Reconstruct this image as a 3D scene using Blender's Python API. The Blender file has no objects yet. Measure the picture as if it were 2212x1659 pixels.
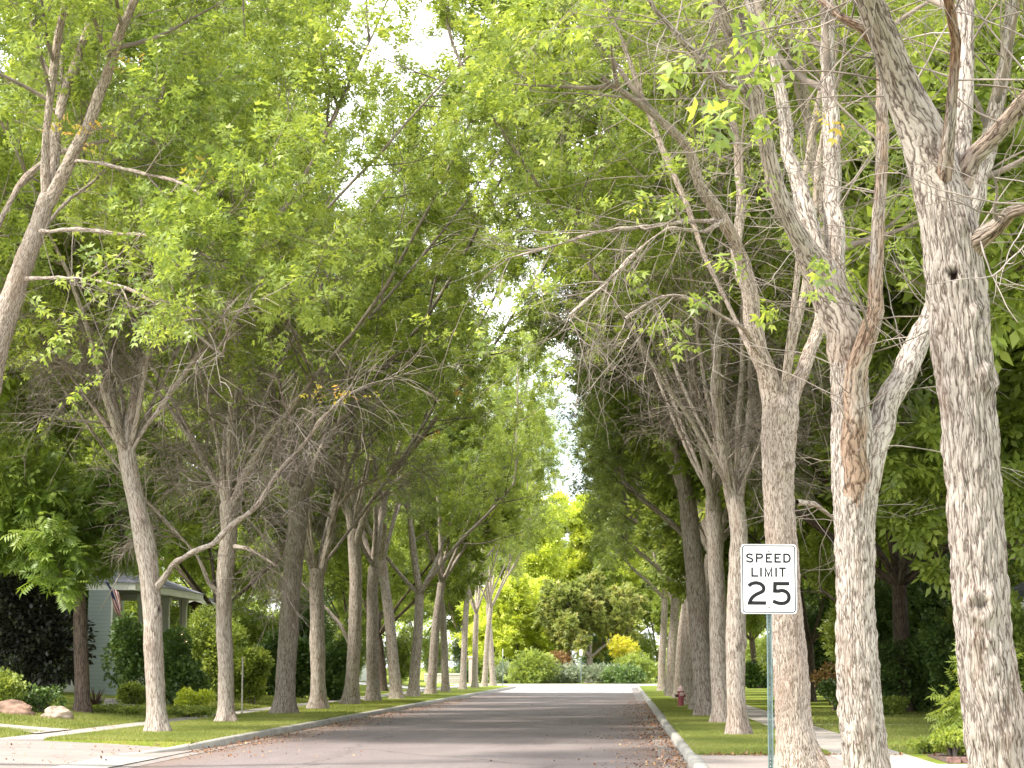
import bpy, math, random
import numpy as np
from mathutils import Vector, noise as mnoise

# ------------------------------------------------------------------ basics
C = bpy.context.scene.collection
SC = bpy.context.scene
F, CX, CY = 4731.0, 1106.0, 829.5            # the photograph seen at 2212 x 1659
CAM = Vector((0, 0, 1.6))
PITCH = math.atan(610.5 / F)
YAW = math.atan(239 * math.cos(PITCH) / F)
FW = Vector((-math.sin(YAW) * math.cos(PITCH), math.cos(YAW) * math.cos(PITCH), math.sin(PITCH)))
RT = Vector((math.cos(YAW), math.sin(YAW), 0))
UP = RT.cross(FW)
KZ = 0.15                                     # kerb height


def ray(x, y):
    return FW * F + RT * (x - CX) + UP * (CY - y)


def P(x, y, Y):
    d = ray(x, y)
    return CAM + d * (Y / d.y)


def gz(X, Y):
    if X < -12.7:
        return KZ + 0.085 * min(-12.7 - X, 6.5)
    return KZ


def at_ground(x, Y):
    """world point on the terrain seen in column x at distance Y"""
    X = P(x, 1440, Y).x
    return Vector((X, Y, gz(X, Y)))


# ------------------------------------------------------------------ materials
def new_mat(name):
    m = bpy.data.materials.new(name)
    m.use_nodes = True
    nt = m.node_tree
    nt.nodes.clear()
    return m, nt, nt.nodes, nt.links


def N(nodes, typ, **kw):
    n = nodes.new(typ)
    for k, v in kw.items():
        if k in n.inputs.keys():
            n.inputs[k].default_value = v
        else:
            setattr(n, k, v)
    return n


def ramp(nodes, stops, interp='LINEAR'):
    r = nodes.new('ShaderNodeValToRGB')
    r.color_ramp.interpolation = interp
    e = r.color_ramp.elements
    while len(e) < len(stops):
        e.new(0.5)
    for i, (p, c) in enumerate(stops):
        e[i].position = p
        e[i].color = (c[0], c[1], c[2], 1)
    return r


def mat_plain(name, col, rough=0.6, metal=0.0, nscale=30, namt=0.12, bump=0.0, emit=None):
    m, nt, nd, L = new_mat(name)
    out = N(nd, 'ShaderNodeOutputMaterial')
    b = N(nd, 'ShaderNodeBsdfPrincipled', Roughness=rough, Metallic=metal)
    tc = N(nd, 'ShaderNodeTexCoord')
    nz = N(nd, 'ShaderNodeTexNoise', Scale=nscale, Detail=6.0)
    L.new(tc.outputs['Object'], nz.inputs['Vector'])
    d = [max(0, c * (1 - namt * 2)) for c in col]
    l = [min(1, c * (1 + namt * 2)) for c in col]
    r = ramp(nd, [(0.3, d), (0.7, l)])
    L.new(nz.outputs['Fac'], r.inputs['Fac'])
    L.new(r.outputs['Color'], b.inputs['Base Color'])
    if bump:
        bp = N(nd, 'ShaderNodeBump', Strength=0.5, Distance=bump)
        L.new(nz.outputs['Fac'], bp.inputs['Height'])
        L.new(bp.outputs['Normal'], b.inputs['Normal'])
    if emit:
        b.inputs['Emission Color'].default_value = (*emit[0], 1)
        b.inputs['Emission Strength'].default_value = emit[1]
    L.new(b.outputs[0], out.inputs[0])
    return m


def mat_bark(name, light, mid, dark, sx=34, sz=5.0, furrow=0.13, dist=0.012, rust=0.35, rustcol=(0.22, 0.10, 0.045)):
    m, nt, nd, L = new_mat(name)
    out = N(nd, 'ShaderNodeOutputMaterial')
    b = N(nd, 'ShaderNodeBsdfPrincipled', Roughness=0.9)
    b.inputs['Specular IOR Level'].default_value = 0.08
    at = N(nd, 'ShaderNodeAttribute', attribute_name='bark_co')
    # domain warp so that the ridges interlace
    w = N(nd, 'ShaderNodeTexNoise', Scale=1.0, Detail=3.0)
    mw = N(nd, 'ShaderNodeMapping')
    mw.inputs['Scale'].default_value = (9, 9, 6)
    L.new(at.outputs['Vector'], mw.inputs['Vector'])
    L.new(mw.outputs[0], w.inputs['Vector'])
    sub = N(nd, 'ShaderNodeVectorMath', operation='SUBTRACT')
    sub.inputs[1].default_value = (0.5, 0.5, 0.5)
    L.new(w.outputs['Color'], sub.inputs[0])
    sc = N(nd, 'ShaderNodeVectorMath', operation='MULTIPLY')
    sc.inputs[1].default_value = (0.040, 0.040, 0.03)
    L.new(sub.outputs[0], sc.inputs[0])
    add = N(nd, 'ShaderNodeVectorMath', operation='ADD')
    L.new(at.outputs['Vector'], add.inputs[0])
    L.new(sc.outputs[0], add.inputs[1])
    mp = N(nd, 'ShaderNodeMapping')
    mp.inputs['Scale'].default_value = (sx, sx, sz)
    L.new(add.outputs[0], mp.inputs['Vector'])
    # ridged noise: long interlacing furrows
    v = N(nd, 'ShaderNodeTexNoise', Scale=1.0, Detail=2.0, Roughness=0.5)
    L.new(mp.outputs[0], v.inputs['Vector'])
    s1 = N(nd, 'ShaderNodeMath', operation='SUBTRACT')
    s1.inputs[1].default_value = 0.5
    L.new(v.outputs['Fac'], s1.inputs[0])
    s2 = N(nd, 'ShaderNodeMath', operation='ABSOLUTE')
    L.new(s1.outputs[0], s2.inputs[0])
    mr = N(nd, 'ShaderNodeMapRange')
    mr.inputs['From Max'].default_value = furrow
    L.new(s2.outputs[0], mr.inputs['Value'])
    vo = N(nd, 'ShaderNodeTexVoronoi', feature='DISTANCE_TO_EDGE', Scale=0.75)
    L.new(mp.outputs[0], vo.inputs['Vector'])
    mv = N(nd, 'ShaderNodeMapRange')
    mv.inputs['From Max'].default_value = 0.12
    L.new(vo.outputs['Distance'], mv.inputs['Value'])
    mn = N(nd, 'ShaderNodeMath', operation='MULTIPLY')
    mv.inputs['To Min'].default_value = 0.35
    L.new(mr.outputs[0], mn.inputs[0])
    L.new(mv.outputs[0], mn.inputs[1])
    n2 = N(nd, 'ShaderNodeTexNoise', Scale=2.2, Detail=8.0, Roughness=0.75)
    L.new(mp.outputs[0], n2.inputs['Vector'])
    ad = N(nd, 'ShaderNodeMath', operation='MULTIPLY_ADD')
    ad.inputs[1].default_value = 0.55
    L.new(mn.outputs[0], ad.inputs[0])
    m2 = N(nd, 'ShaderNodeMath', operation='MULTIPLY')
    m2.inputs[1].default_value = 0.75
    L.new(n2.outputs['Fac'], m2.inputs[0])
    L.new(m2.outputs[0], ad.inputs[2])
    cr = ramp(nd, [(0.34, dark), (0.47, mid), (0.60, light), (1.0, [min(1, c * 1.15) for c in light])])
    L.new(ad.outputs[0], cr.inputs['Fac'])
    # broad stains
    n3 = N(nd, 'ShaderNodeTexNoise', Scale=1.0, Detail=5.0, Roughness=0.6)
    m3 = N(nd, 'ShaderNodeMapping')
    m3.inputs['Scale'].default_value = (3.0, 3.0, 0.9)
    oi = N(nd, 'ShaderNodeObjectInfo')
    ofs = N(nd, 'ShaderNodeVectorMath', operation='ADD')
    L.new(at.outputs['Vector'], ofs.inputs[0])
    mulr = N(nd, 'ShaderNodeMath', operation='MULTIPLY')
    mulr.inputs[1].default_value = 50
    L.new(oi.outputs['Random'], mulr.inputs[0])
    L.new(mulr.outputs[0], ofs.inputs[1])
    L.new(ofs.outputs[0], m3.inputs['Vector'])
    L.new(m3.outputs[0], n3.inputs['Vector'])
    rr = ramp(nd, [(0.52, (0, 0, 0)), (0.72, (rust, rust, rust))])
    L.new(n3.outputs['Fac'], rr.inputs['Fac'])
    mix = N(nd, 'ShaderNodeMix', data_type='RGBA')
    L.new(rr.outputs['Color'], mix.inputs['Factor'])
    L.new(cr.outputs['Color'], mix.inputs['A'])
    mix.inputs['B'].default_value = (*rustcol, 1)
    # knot / wound darkness carried by the mesh
    kt = N(nd, 'ShaderNodeAttribute', attribute_name='knot')
    mk = N(nd, 'ShaderNodeMix', data_type='RGBA')
    L.new(kt.outputs['Fac'], mk.inputs['Factor'])
    L.new(mix.outputs['Result'], mk.inputs['A'])
    mk.inputs['B'].default_value = (0.035, 0.022, 0.015, 1)
    rt = N(nd, 'ShaderNodeAttribute', attribute_name='rust')
    rmul = N(nd, 'ShaderNodeMath', operation='MULTIPLY')
    L.new(rt.outputs['Fac'], rmul.inputs[0])
    rn = N(nd, 'ShaderNodeMapRange')
    rn.inputs['From Min'].default_value = 0.35
    rn.inputs['From Max'].default_value = 0.5
    L.new(n3.outputs['Fac'], rn.inputs['Value'])
    L.new(rn.outputs[0], rmul.inputs[1])
    mru = N(nd, 'ShaderNodeMix', data_type='RGBA', blend_type='MULTIPLY')
    L.new(rmul.outputs[0], mru.inputs['Factor'])
    L.new(mk.outputs['Result'], mru.inputs['A'])
    mru.inputs['B'].default_value = (0.66, 0.47, 0.34, 1)
    hv = N(nd, 'ShaderNodeHueSaturation')
    vr = N(nd, 'ShaderNodeMapRange')
    vr.inputs['To Min'].default_value = 0.85
    vr.inputs['To Max'].default_value = 1.15
    L.new(oi.outputs['Random'], vr.inputs['Value'])
    L.new(vr.outputs[0], hv.inputs['Value'])
    L.new(mru.outputs['Result'], hv.inputs['Color'])
    L.new(hv.outputs[0], b.inputs['Base Color'])
    bp = N(nd, 'ShaderNodeBump', Strength=1.0, Distance=dist)
    L.new(ad.outputs[0], bp.inputs['Height'])
    L.new(bp.outputs['Normal'], b.inputs['Normal'])
    L.new(b.outputs[0], out.inputs[0])
    return m


def mat_leaf(name, stops, trans=0.5, rough=0.45, clump=0.35, sheen=0.5):
    """stops: dark -> light base colours over the per-leaf tint attribute"""
    m, nt, nd, L = new_mat(name)
    out = N(nd, 'ShaderNodeOutputMaterial')
    at = N(nd, 'ShaderNodeAttribute', attribute_name='tint')
    r = ramp(nd, stops)
    L.new(at.outputs['Fac'], r.inputs['Fac'])
    d = N(nd, 'ShaderNodeBsdfPrincipled', Roughness=rough)
    d.inputs['Specular IOR Level'].default_value = sheen
    t = N(nd, 'ShaderNodeBsdfTranslucent')
    L.new(r.outputs['Color'], d.inputs['Base Color'])
    g = N(nd, 'ShaderNodeHueSaturation', Hue=0.485, Saturation=1.1, Value=1.25)
    L.new(r.outputs['Color'], g.inputs['Color'])
    L.new(g.outputs[0], t.inputs['Color'])
    mx = N(nd, 'ShaderNodeMixShader', Fac=trans)
    L.new(d.outputs[0], mx.inputs[1])
    L.new(t.outputs[0], mx.inputs[2])
    L.new(mx.outputs[0], out.inputs[0])
    return m


M = {}
M['bark_near2'] = mat_bark('bark_near2', (0.42, 0.37, 0.325), (0.235, 0.195, 0.166), (0.078, 0.058, 0.048), sx=33, sz=4.4, dist=0.016, rust=0.45, rustcol=(0.17, 0.10, 0.06))
M['bark_near3'] = mat_bark('bark_near3', (0.37, 0.31, 0.265), (0.215, 0.168, 0.138), (0.07, 0.05, 0.04), sx=46, sz=6.5, dist=0.012, rust=0.5, rustcol=(0.21, 0.13, 0.085))
M['bark_near'] = mat_bark('bark_near', (0.40, 0.35, 0.305), (0.225, 0.186, 0.158), (0.072, 0.054, 0.045), sx=38, sz=4.6, dist=0.018, rust=0.3)
M['bark_far'] = mat_bark('bark_far', (0.385, 0.335, 0.29), (0.26, 0.213, 0.18), (0.105, 0.078, 0.062), sx=26, sz=3.4, dist=0.014, rust=0.35, rustcol=(0.20, 0.11, 0.07))
M['bark_dark'] = mat_bark('bark_dark', (0.13, 0.10, 0.08), (0.08, 0.06, 0.05), (0.03, 0.022, 0.018), sx=22, sz=3.2, rust=0.1)
M['bark_pale'] = mat_bark('bark_pale', (0.52, 0.48, 0.42), (0.33, 0.28, 0.23), (0.13, 0.10, 0.08), sx=14, sz=6, dist=0.006, rust=0.2)
M['twig'] = mat_plain('twig', (0.17, 0.135, 0.11), 0.9, nscale=3, namt=0.25)
M['twig_pale'] = mat_plain('twig_pale', (0.26, 0.215, 0.19), 0.9, nscale=3, namt=0.25)
M['ash'] = mat_leaf('ash', [(0.0, (0.130, 0.190, 0.045)), (0.45, (0.275, 0.352, 0.072)), (0.8, (0.40, 0.47, 0.095)), (1.0, (0.55, 0.59, 0.20))])
M['ash_deep'] = mat_leaf('ash_deep', [(0.0, (0.11, 0.155, 0.045)), (0.5, (0.21, 0.27, 0.065)), (1.0, (0.38, 0.43, 0.12))])
M['yard'] = mat_leaf('yard', [(0.0, (0.135, 0.185, 0.040)), (0.5, (0.27, 0.345, 0.072)), (1.0, (0.44, 0.50, 0.13))])
M['droop'] = mat_leaf('droop', [(0.0, (0.115, 0.175, 0.032)), (0.5, (0.225, 0.325, 0.06)), (1.0, (0.38, 0.46, 0.11))])
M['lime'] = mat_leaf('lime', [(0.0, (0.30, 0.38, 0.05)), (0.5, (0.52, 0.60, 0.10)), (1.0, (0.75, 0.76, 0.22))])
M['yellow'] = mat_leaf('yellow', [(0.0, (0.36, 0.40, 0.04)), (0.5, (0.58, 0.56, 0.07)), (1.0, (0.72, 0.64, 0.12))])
M['maple'] = mat_leaf('maple', [(0.0, (0.13, 0.18, 0.04)), (0.5, (0.30, 0.34, 0.09)), (1.0, (0.62, 0.54, 0.24))])
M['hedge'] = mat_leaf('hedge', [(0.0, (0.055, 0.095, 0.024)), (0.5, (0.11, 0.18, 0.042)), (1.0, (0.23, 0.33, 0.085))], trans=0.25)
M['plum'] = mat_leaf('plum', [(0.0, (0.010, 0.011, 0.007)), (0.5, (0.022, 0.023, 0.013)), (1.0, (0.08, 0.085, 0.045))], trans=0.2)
M['sage'] = mat_leaf('sage', [(0.0, (0.15, 0.19, 0.11)), (0.5, (0.24, 0.28, 0.17)), (1.0, (0.38, 0.40, 0.26))], trans=0.3)
M['gold'] = mat_leaf('gold', [(0.0, (0.40, 0.38, 0.07)), (0.6, (0.58, 0.46, 0.10)), (1.0, (0.62, 0.38, 0.12))])
M['rustleaf'] = mat_leaf('rustleaf', [(0.0, (0.20, 0.11, 0.05)), (0.5, (0.32, 0.19, 0.08)), (1.0, (0.35, 0.28, 0.11))], trans=0.25)
M['litter'] = mat_leaf('litter', [(0.0, (0.11, 0.045, 0.022)), (0.5, (0.24, 0.10, 0.045)), (0.85, (0.36, 0.19, 0.08)), (1.0, (0.5, 0.34, 0.16))], trans=0.1)
M['blade'] = mat_leaf('blade', [(0.0, (0.14, 0.18, 0.032)), (0.5, (0.25, 0.285, 0.062)), (0.85, (0.34, 0.34, 0.10)), (1.0, (0.45, 0.39, 0.17))], trans=0.35, rough=0.6)
M['spike'] = mat_leaf('spike', [(0.0, (0.06, 0.03, 0.03)), (1.0, (0.14, 0.09, 0.07))], trans=0.15)


def mat_grass():
    m, nt, nd, L = new_mat('lawn_soil')
    out = N(nd, 'ShaderNodeOutputMaterial')
    b = N(nd, 'ShaderNodeBsdfPrincipled', Roughness=0.95)
    b.inputs['Specular IOR Level'].default_value = 0.05
    tc = N(nd, 'ShaderNodeTexCoord')
    n1 = N(nd, 'ShaderNodeTexNoise', Scale=0.45, Detail=6.0, Roughness=0.6)
    n2 = N(nd, 'ShaderNodeTexNoise', Scale=22.0, Detail=6.0, Roughness=0.75)
    L.new(tc.outputs['Object'], n1.inputs['Vector'])
    L.new(tc.outputs['Object'], n2.inputs['Vector'])
    r1 = ramp(nd, [(0.32, (0.14, 0.195, 0.03)), (0.5, (0.20, 0.25, 0.042)), (0.68, (0.30, 0.30, 0.07))])
    L.new(n1.outputs['Fac'], r1.inputs['Fac'])
    r2 = ramp(nd, [(0.3, (0.55, 0.55, 0.5)), (0.7, (1.25, 1.25, 1.2))])
    L.new(n2.outputs['Fac'], r2.inputs['Fac'])
    mx = N(nd, 'ShaderNodeMix', data_type='RGBA', blend_type='MULTIPLY')
    mx.inputs['Factor'].default_value = 1
    L.new(r1.outputs['Color'], mx.inputs['A'])
    L.new(r2.outputs['Color'], mx.inputs['B'])
    n4 = N(nd, 'ShaderNodeTexNoise', Scale=1.3, Detail=7.0, Roughness=0.7)
    L.new(tc.outputs['Object'], n4.inputs['Vector'])
    r4 = ramp(nd, [(0.56, (0, 0, 0)), (0.66, (0.8, 0.8, 0.8))])
    L.new(n4.outputs['Fac'], r4.inputs['Fac'])
    ms = N(nd, 'ShaderNodeMix', data_type='RGBA')
    L.new(r4.outputs['Color'], ms.inputs['Factor'])
    L.new(mx.outputs['Result'], ms.inputs['A'])
    ms.inputs['B'].default_value = (0.25, 0.20, 0.09, 1)
    L.new(ms.outputs['Result'], b.inputs['Base Color'])
    bp = N(nd, 'ShaderNodeBump', Strength=0.8, Distance=0.04)
    L.new(n2.outputs['Fac'], bp.inputs['Height'])
    L.new(bp.outputs['Normal'], b.inputs['Normal'])
    L.new(b.outputs[0], out.inputs[0])
    return m


def mat_concrete(name, col, joint=1.5, dirt=0.5, axis='Y'):
    m, nt, nd, L = new_mat(name)
    out = N(nd, 'ShaderNodeOutputMaterial')
    b = N(nd, 'ShaderNodeBsdfPrincipled', Roughness=0.85)
    tc = N(nd, 'ShaderNodeTexCoord')
    n1 = N(nd, 'ShaderNodeTexNoise', Scale=0.9, Detail=8.0, Roughness=0.65)
    n2 = N(nd, 'ShaderNodeTexNoise', Scale=60.0, Detail=5.0, Roughness=0.7)
    for n in (n1, n2):
        L.new(tc.outputs['Object'], n.inputs['Vector'])
    r1 = ramp(nd, [(0.25, [c * (1 - dirt) for c in col]), (0.6, col), (0.8, [min(1, c * 1.12) for c in col])])
    L.new(n1.outputs['Fac'], r1.inputs['Fac'])
    r2 = ramp(nd, [(0.25, (0.72, 0.70, 0.68)), (0.6, (1.05, 1.05, 1.05))])
    L.new(n2.outputs['Fac'], r2.inputs['Fac'])
    mx = N(nd, 'ShaderNodeMix', data_type='RGBA', blend_type='MULTIPLY')
    mx.inputs['Factor'].default_value = 1
    L.new(r1.outputs['Color'], mx.inputs['A'])
    L.new(r2.outputs['Color'], mx.inputs['B'])
    sep = N(nd, 'ShaderNodeSeparateXYZ')
    L.new(tc.outputs['Object'], sep.inputs[0])
    md = N(nd, 'ShaderNodeMath', operation='PINGPONG')
    md.inputs[1].default_value = joint / 2
    L.new(sep.outputs[axis], md.inputs[0])
    lt = N(nd, 'ShaderNodeMath', operation='LESS_THAN')
    lt.inputs[1].default_value = 0.02
    L.new(md.outputs[0], lt.inputs[0])
    mj = N(nd, 'ShaderNodeMix', data_type='RGBA')
    L.new(lt.outputs[0], mj.inputs['Factor'])
    L.new(mx.outputs['Result'], mj.inputs['A'])
    mj.inputs['B'].default_value = (col[0] * 0.35, col[1] * 0.33, col[2] * 0.3, 1)
    L.new(mj.outputs['Result'], b.inputs['Base Color'])
    bp = N(nd, 'ShaderNodeBump', Strength=0.5, Distance=0.01)
    L.new(n2.outputs['Fac'], bp.inputs['Height'])
    L.new(bp.outputs['Normal'], b.inputs['Normal'])
    L.new(b.outputs[0], out.inputs[0])
    return m


def mat_asphalt():
    m, nt, nd, L = new_mat('asphalt')
    out = N(nd, 'ShaderNodeOutputMaterial')
    b = N(nd, 'ShaderNodeBsdfPrincipled', Roughness=0.8)
    b.inputs['Specular IOR Level'].default_value = 0.35
    tc = N(nd, 'ShaderNodeTexCoord')
    mp = N(nd, 'ShaderNodeMapping')
    mp.inputs['Scale'].default_value = (1.0, 0.16, 1.0)
    L.new(tc.outputs['Object'], mp.inputs['Vector'])
    n1 = N(nd, 'ShaderNodeTexNoise', Scale=0.55, Detail=7.0, Roughness=0.6)
    L.new(mp.outputs[0], n1.inputs['Vector'])
    r1 = ramp(nd, [(0.3, (0.142, 0.114, 0.112)), (0.5, (0.175, 0.144, 0.141)), (0.72, (0.215, 0.182, 0.176))])
    L.new(n1.outputs['Fac'], r1.inputs['Fac'])
    n2 = N(nd, 'ShaderNodeTexNoise', Scale=38.0, Detail=4.0, Roughness=0.8)
    L.new(tc.outputs['Object'], n2.inputs['Vector'])
    r2 = ramp(nd, [(0.30, (0.4, 0.4, 0.4)), (0.5, (1, 1, 1)), (0.70, (2.0, 1.95, 1.9))])
    L.new(n2.outputs['Fac'], r2.inputs['Fac'])
    mx = N(nd, 'ShaderNodeMix', data_type='RGBA', blend_type='MULTIPLY')
    mx.inputs['Factor'].default_value = 1
    L.new(r1.outputs['Color'], mx.inputs['A'])
    L.new(r2.outputs['Color'], mx.inputs['B'])
    # tar seams / cracks
    wp = N(nd, 'ShaderNodeTexNoise', Scale=1.2, Detail=3.0)
    L.new(tc.outputs['Object'], wp.inputs['Vector'])
    va = N(nd, 'ShaderNodeVectorMath', operation='MULTIPLY_ADD')
    va.inputs[1].default_value = (0.8, 0.8, 0)
    L.new(wp.outputs['Color'], va.inputs[0])
    L.new(tc.outputs['Object'], va.inputs[2])
    m2 = N(nd, 'ShaderNodeMapping')
    m2.inputs['Scale'].default_value = (0.22, 0.13, 1)
    L.new(va.outputs[0], m2.inputs['Vector'])
    vo = N(nd, 'ShaderNodeTexVoronoi', feature='DISTANCE_TO_EDGE', Scale=1.0)
    L.new(m2.outputs[0], vo.inputs['Vector'])
    rc = ramp(nd, [(0.0, (0.68, 0.67, 0.67)), (0.005, (0.8, 0.8, 0.8)), (0.009, (1, 1, 1))])
    L.new(vo.outputs['Distance'], rc.inputs['Fac'])
    mc = N(nd, 'ShaderNodeMix', data_type='RGBA', blend_type='MULTIPLY')
    mc.inputs['Factor'].default_value = 1
    L.new(mx.outputs['Result'], mc.inputs['A'])
    L.new(rc.outputs['Color'], mc.inputs['B'])
    # rusty organic dust close to the two gutters
    sp = N(nd, 'ShaderNodeSeparateXYZ')
    L.new(tc.outputs['Object'], sp.inputs[0])
    ca = N(nd, 'ShaderNodeMath', operation='ADD')
    ca.inputs[1].default_value = 3.5
    L.new(sp.outputs['X'], ca.inputs[0])
    ab = N(nd, 'ShaderNodeMath', operation='ABSOLUTE')
    L.new(ca.outputs[0], ab.inputs[0])
    jit = N(nd, 'ShaderNodeMath', operation='MULTIPLY_ADD')
    jit.inputs[1].default_value = 2.0
    L.new(n1.outputs['Fac'], jit.inputs[0])
    L.new(ab.outputs[0], jit.inputs[2])
    rg = N(nd, 'ShaderNodeMapRange')
    rg.inputs['From Min'].default_value = 4.2
    rg.inputs['From Max'].default_value = 5.8
    rg.inputs['To Max'].default_value = 0.75
    L.new(jit.outputs[0], rg.inputs['Value'])
    md = N(nd, 'ShaderNodeMix', data_type='RGBA')
    L.new(rg.outputs[0], md.inputs['Factor'])
    L.new(mc.outputs['Result'], md.inputs['A'])
    md.inputs['B'].default_value = (0.17, 0.112, 0.085, 1)
    L.new(md.outputs['Result'], b.inputs['Base Color'])
    bp = N(nd, 'ShaderNodeBump', Strength=0.6, Distance=0.01)
    L.new(n2.outputs['Fac'], bp.inputs['Height'])
    L.new(bp.outputs['Normal'], b.inputs['Normal'])
    L.new(b.outputs[0], out.inputs[0])
    return m


def mat_siding(name, col, pitch=0.14):
    m, nt, nd, L = new_mat(name)
    out = N(nd, 'ShaderNodeOutputMaterial')
    b = N(nd, 'ShaderNodeBsdfPrincipled', Roughness=0.6)
    tc = N(nd, 'ShaderNodeTexCoord')
    sp = N(nd, 'ShaderNodeSeparateXYZ')
    L.new(tc.outputs['Object'], sp.inputs[0])
    md = N(nd, 'ShaderNodeMath', operation='FRACT')
    dv = N(nd, 'ShaderNodeMath', operation='DIVIDE')
    dv.inputs[1].default_value = pitch
    L.new(sp.outputs['Z'], dv.inputs[0])
    L.new(dv.outputs[0], md.inputs[0])
    r = ramp(nd, [(0.0, [c * 0.55 for c in col]), (0.1, [c * 0.97 for c in col]), (1.0, col)])
    L.new(md.outputs[0], r.inputs['Fac'])
    L.new(r.outputs['Color'], b.inputs['Base Color'])
    bp = N(nd, 'ShaderNodeBump', Strength=1.0, Distance=0.012)
    L.new(md.outputs[0], bp.inputs['Height'])
    L.new(bp.outputs['Normal'], b.inputs['Normal'])
    L.new(b.outputs[0], out.inputs[0])
    return m


def mat_brick(name, c1, c2, mortar, scale=1.0, bw=0.4, rh=0.14):
    m, nt, nd, L = new_mat(name)
    out = N(nd, 'ShaderNodeOutputMaterial')
    b = N(nd, 'ShaderNodeBsdfPrincipled', Roughness=0.85)
    tc = N(nd, 'ShaderNodeTexCoord')
    sp = N(nd, 'ShaderNodeSeparateXYZ')
    L.new(tc.outputs['Object'], sp.inputs[0])
    ad = N(nd, 'ShaderNodeMath', operation='ADD')
    L.new(sp.outputs['X'], ad.inputs[0])
    L.new(sp.outputs['Y'], ad.inputs[1])
    cb = N(nd, 'ShaderNodeCombineXYZ')
    L.new(ad.outputs[0], cb.inputs['X'])
    L.new(sp.outputs['Z'], cb.inputs['Y'])
    br = N(nd, 'ShaderNodeTexBrick', Scale=scale)
    br.inputs['Color1'].default_value = (*c1, 1)
    br.inputs['Color2'].default_value = (*c2, 1)
    br.inputs['Mortar'].default_value = (*mortar, 1)
    br.inputs['Brick Width'].default_value = bw
    br.inputs['Row Height'].default_value = rh
    br.inputs['Mortar Size'].default_value = 0.012
    L.new(cb.outputs[0], br.inputs['Vector'])
    L.new(br.outputs['Color'], b.inputs['Base Color'])
    L.new(b.outputs[0], out.inputs[0])
    return m


M['grass'] = mat_grass()
M['asphalt'] = mat_asphalt()
M['walk'] = mat_concrete('walk_concrete', (0.40, 0.36, 0.33), 1.5, 0.35)
M['apron'] = mat_concrete('apron_concrete', (0.29, 0.245, 0.225), 3.1, 0.3)
M['kerb'] = mat_concrete('kerb_concrete', (0.38, 0.36, 0.33), 3.0, 0.45)
M['gutter'] = mat_concrete('gutter_concrete', (0.27, 0.235, 0.22), 3.0, 0.5)
M['crossing'] = mat_concrete('concrete_and_painted_sun', (0.62, 0.59, 0.56), 4.0, 0.2, 'X')  # real concrete, and the sunlight painted onto the far road end
M['soil'] = mat_plain('soil', (0.10, 0.065, 0.05), 0.95, nscale=30, namt=0.3, bump=0.03)
M['siding'] = mat_siding('pale_blue_siding', (0.36, 0.41, 0.42))
M['white_siding'] = mat_siding('white_siding', (0.76, 0.76, 0.74))
M['white'] = mat_plain('white_paint', (0.78, 0.77, 0.74), 0.5, nscale=4, namt=0.03)
M['trim'] = mat_plain('cream_trim', (0.60, 0.60, 0.55), 0.5, nscale=4, namt=0.03)
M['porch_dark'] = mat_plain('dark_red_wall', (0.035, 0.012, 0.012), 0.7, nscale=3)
M['shingle'] = mat_brick('grey_shingles', (0.16, 0.16, 0.19), (0.20, 0.20, 0.24), (0.08, 0.08, 0.10), 1.0, 0.35, 0.16)
M['glass'] = mat_plain('window_glass', (0.05, 0.06, 0.07), 0.08, nscale=1, namt=0.05)
M['stone'] = mat_brick('pale_stone', (0.36, 0.33, 0.29), (0.46, 0.42, 0.38), (0.22, 0.20, 0.18), 1.0, 0.42, 0.17)
M['brick'] = mat_brick('pink_brick', (0.42, 0.27, 0.24), (0.50, 0.35, 0.31), (0.5, 0.47, 0.44), 1.0, 0.22, 0.075)
M['paver'] = mat_plain('edging_brick', (0.22, 0.12, 0.105), 0.85, nscale=14, namt=0.3, bump=0.005)
M['iron'] = mat_plain('black_iron', (0.02, 0.02, 0.022), 0.5, nscale=4)
M['steel'] = mat_plain('galvanised_post', (0.20, 0.26, 0.26), 0.45, 0.5, nscale=12, namt=0.12)
M['sign_white'] = mat_plain('sign_white', (0.80, 0.79, 0.80), 0.35, nscale=3, namt=0.02)
M['sign_black'] = mat_plain('sign_black', (0.006, 0.006, 0.008), 0.9, nscale=3, namt=0.1)
M['bolt'] = mat_plain('bolt_metal', (0.40, 0.39, 0.38), 0.35, 0.6, nscale=9)
M['hyd'] = mat_plain('faded_red_paint', (0.33, 0.075, 0.095), 0.55, nscale=12, namt=0.2)
M['hyd_cap'] = mat_plain('pink_white_paint', (0.62, 0.44, 0.43), 0.55, nscale=12, namt=0.12)
M['hyd_base'] = mat_plain('cream_base', (0.60, 0.50, 0.36), 0.8, nscale=12, namt=0.12)
M['hyd_dark'] = mat_plain('dark_nozzle', (0.05, 0.02, 0.02), 0.6, nscale=12, namt=0.12)
M['red_rock'] = mat_plain('red_rock', (0.27, 0.17, 0.125), 0.9, nscale=5, namt=0.28, bump=0.06)
M['tan_rock'] = mat_plain('tan_rock', (0.32, 0.25, 0.195), 0.9, nscale=5, namt=0.25, bump=0.06)
M['lamp'] = mat_plain('lamp_glow', (1, 0.9, 0.7), 0.5, emit=((1.0, 0.72, 0.40), 1.6))
M['flag_red'] = mat_plain('flag_red', (0.30, 0.035, 0.05), 0.8, nscale=8)
M['flag_white'] = mat_plain('flag_white', (0.72, 0.70, 0.68), 0.8, nscale=8, namt=0.04)
M['flag_blue'] = mat_plain('flag_blue', (0.03, 0.04, 0.13), 0.8, nscale=8)
M['wood_pole'] = mat_plain('wood_pole', (0.55, 0.50, 0.42), 0.7, nscale=8)


# ------------------------------------------------------------------ object helpers
def link(o, parent=None):
    C.objects.link(o)
    if parent:
        o.parent = parent
    return o


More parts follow.
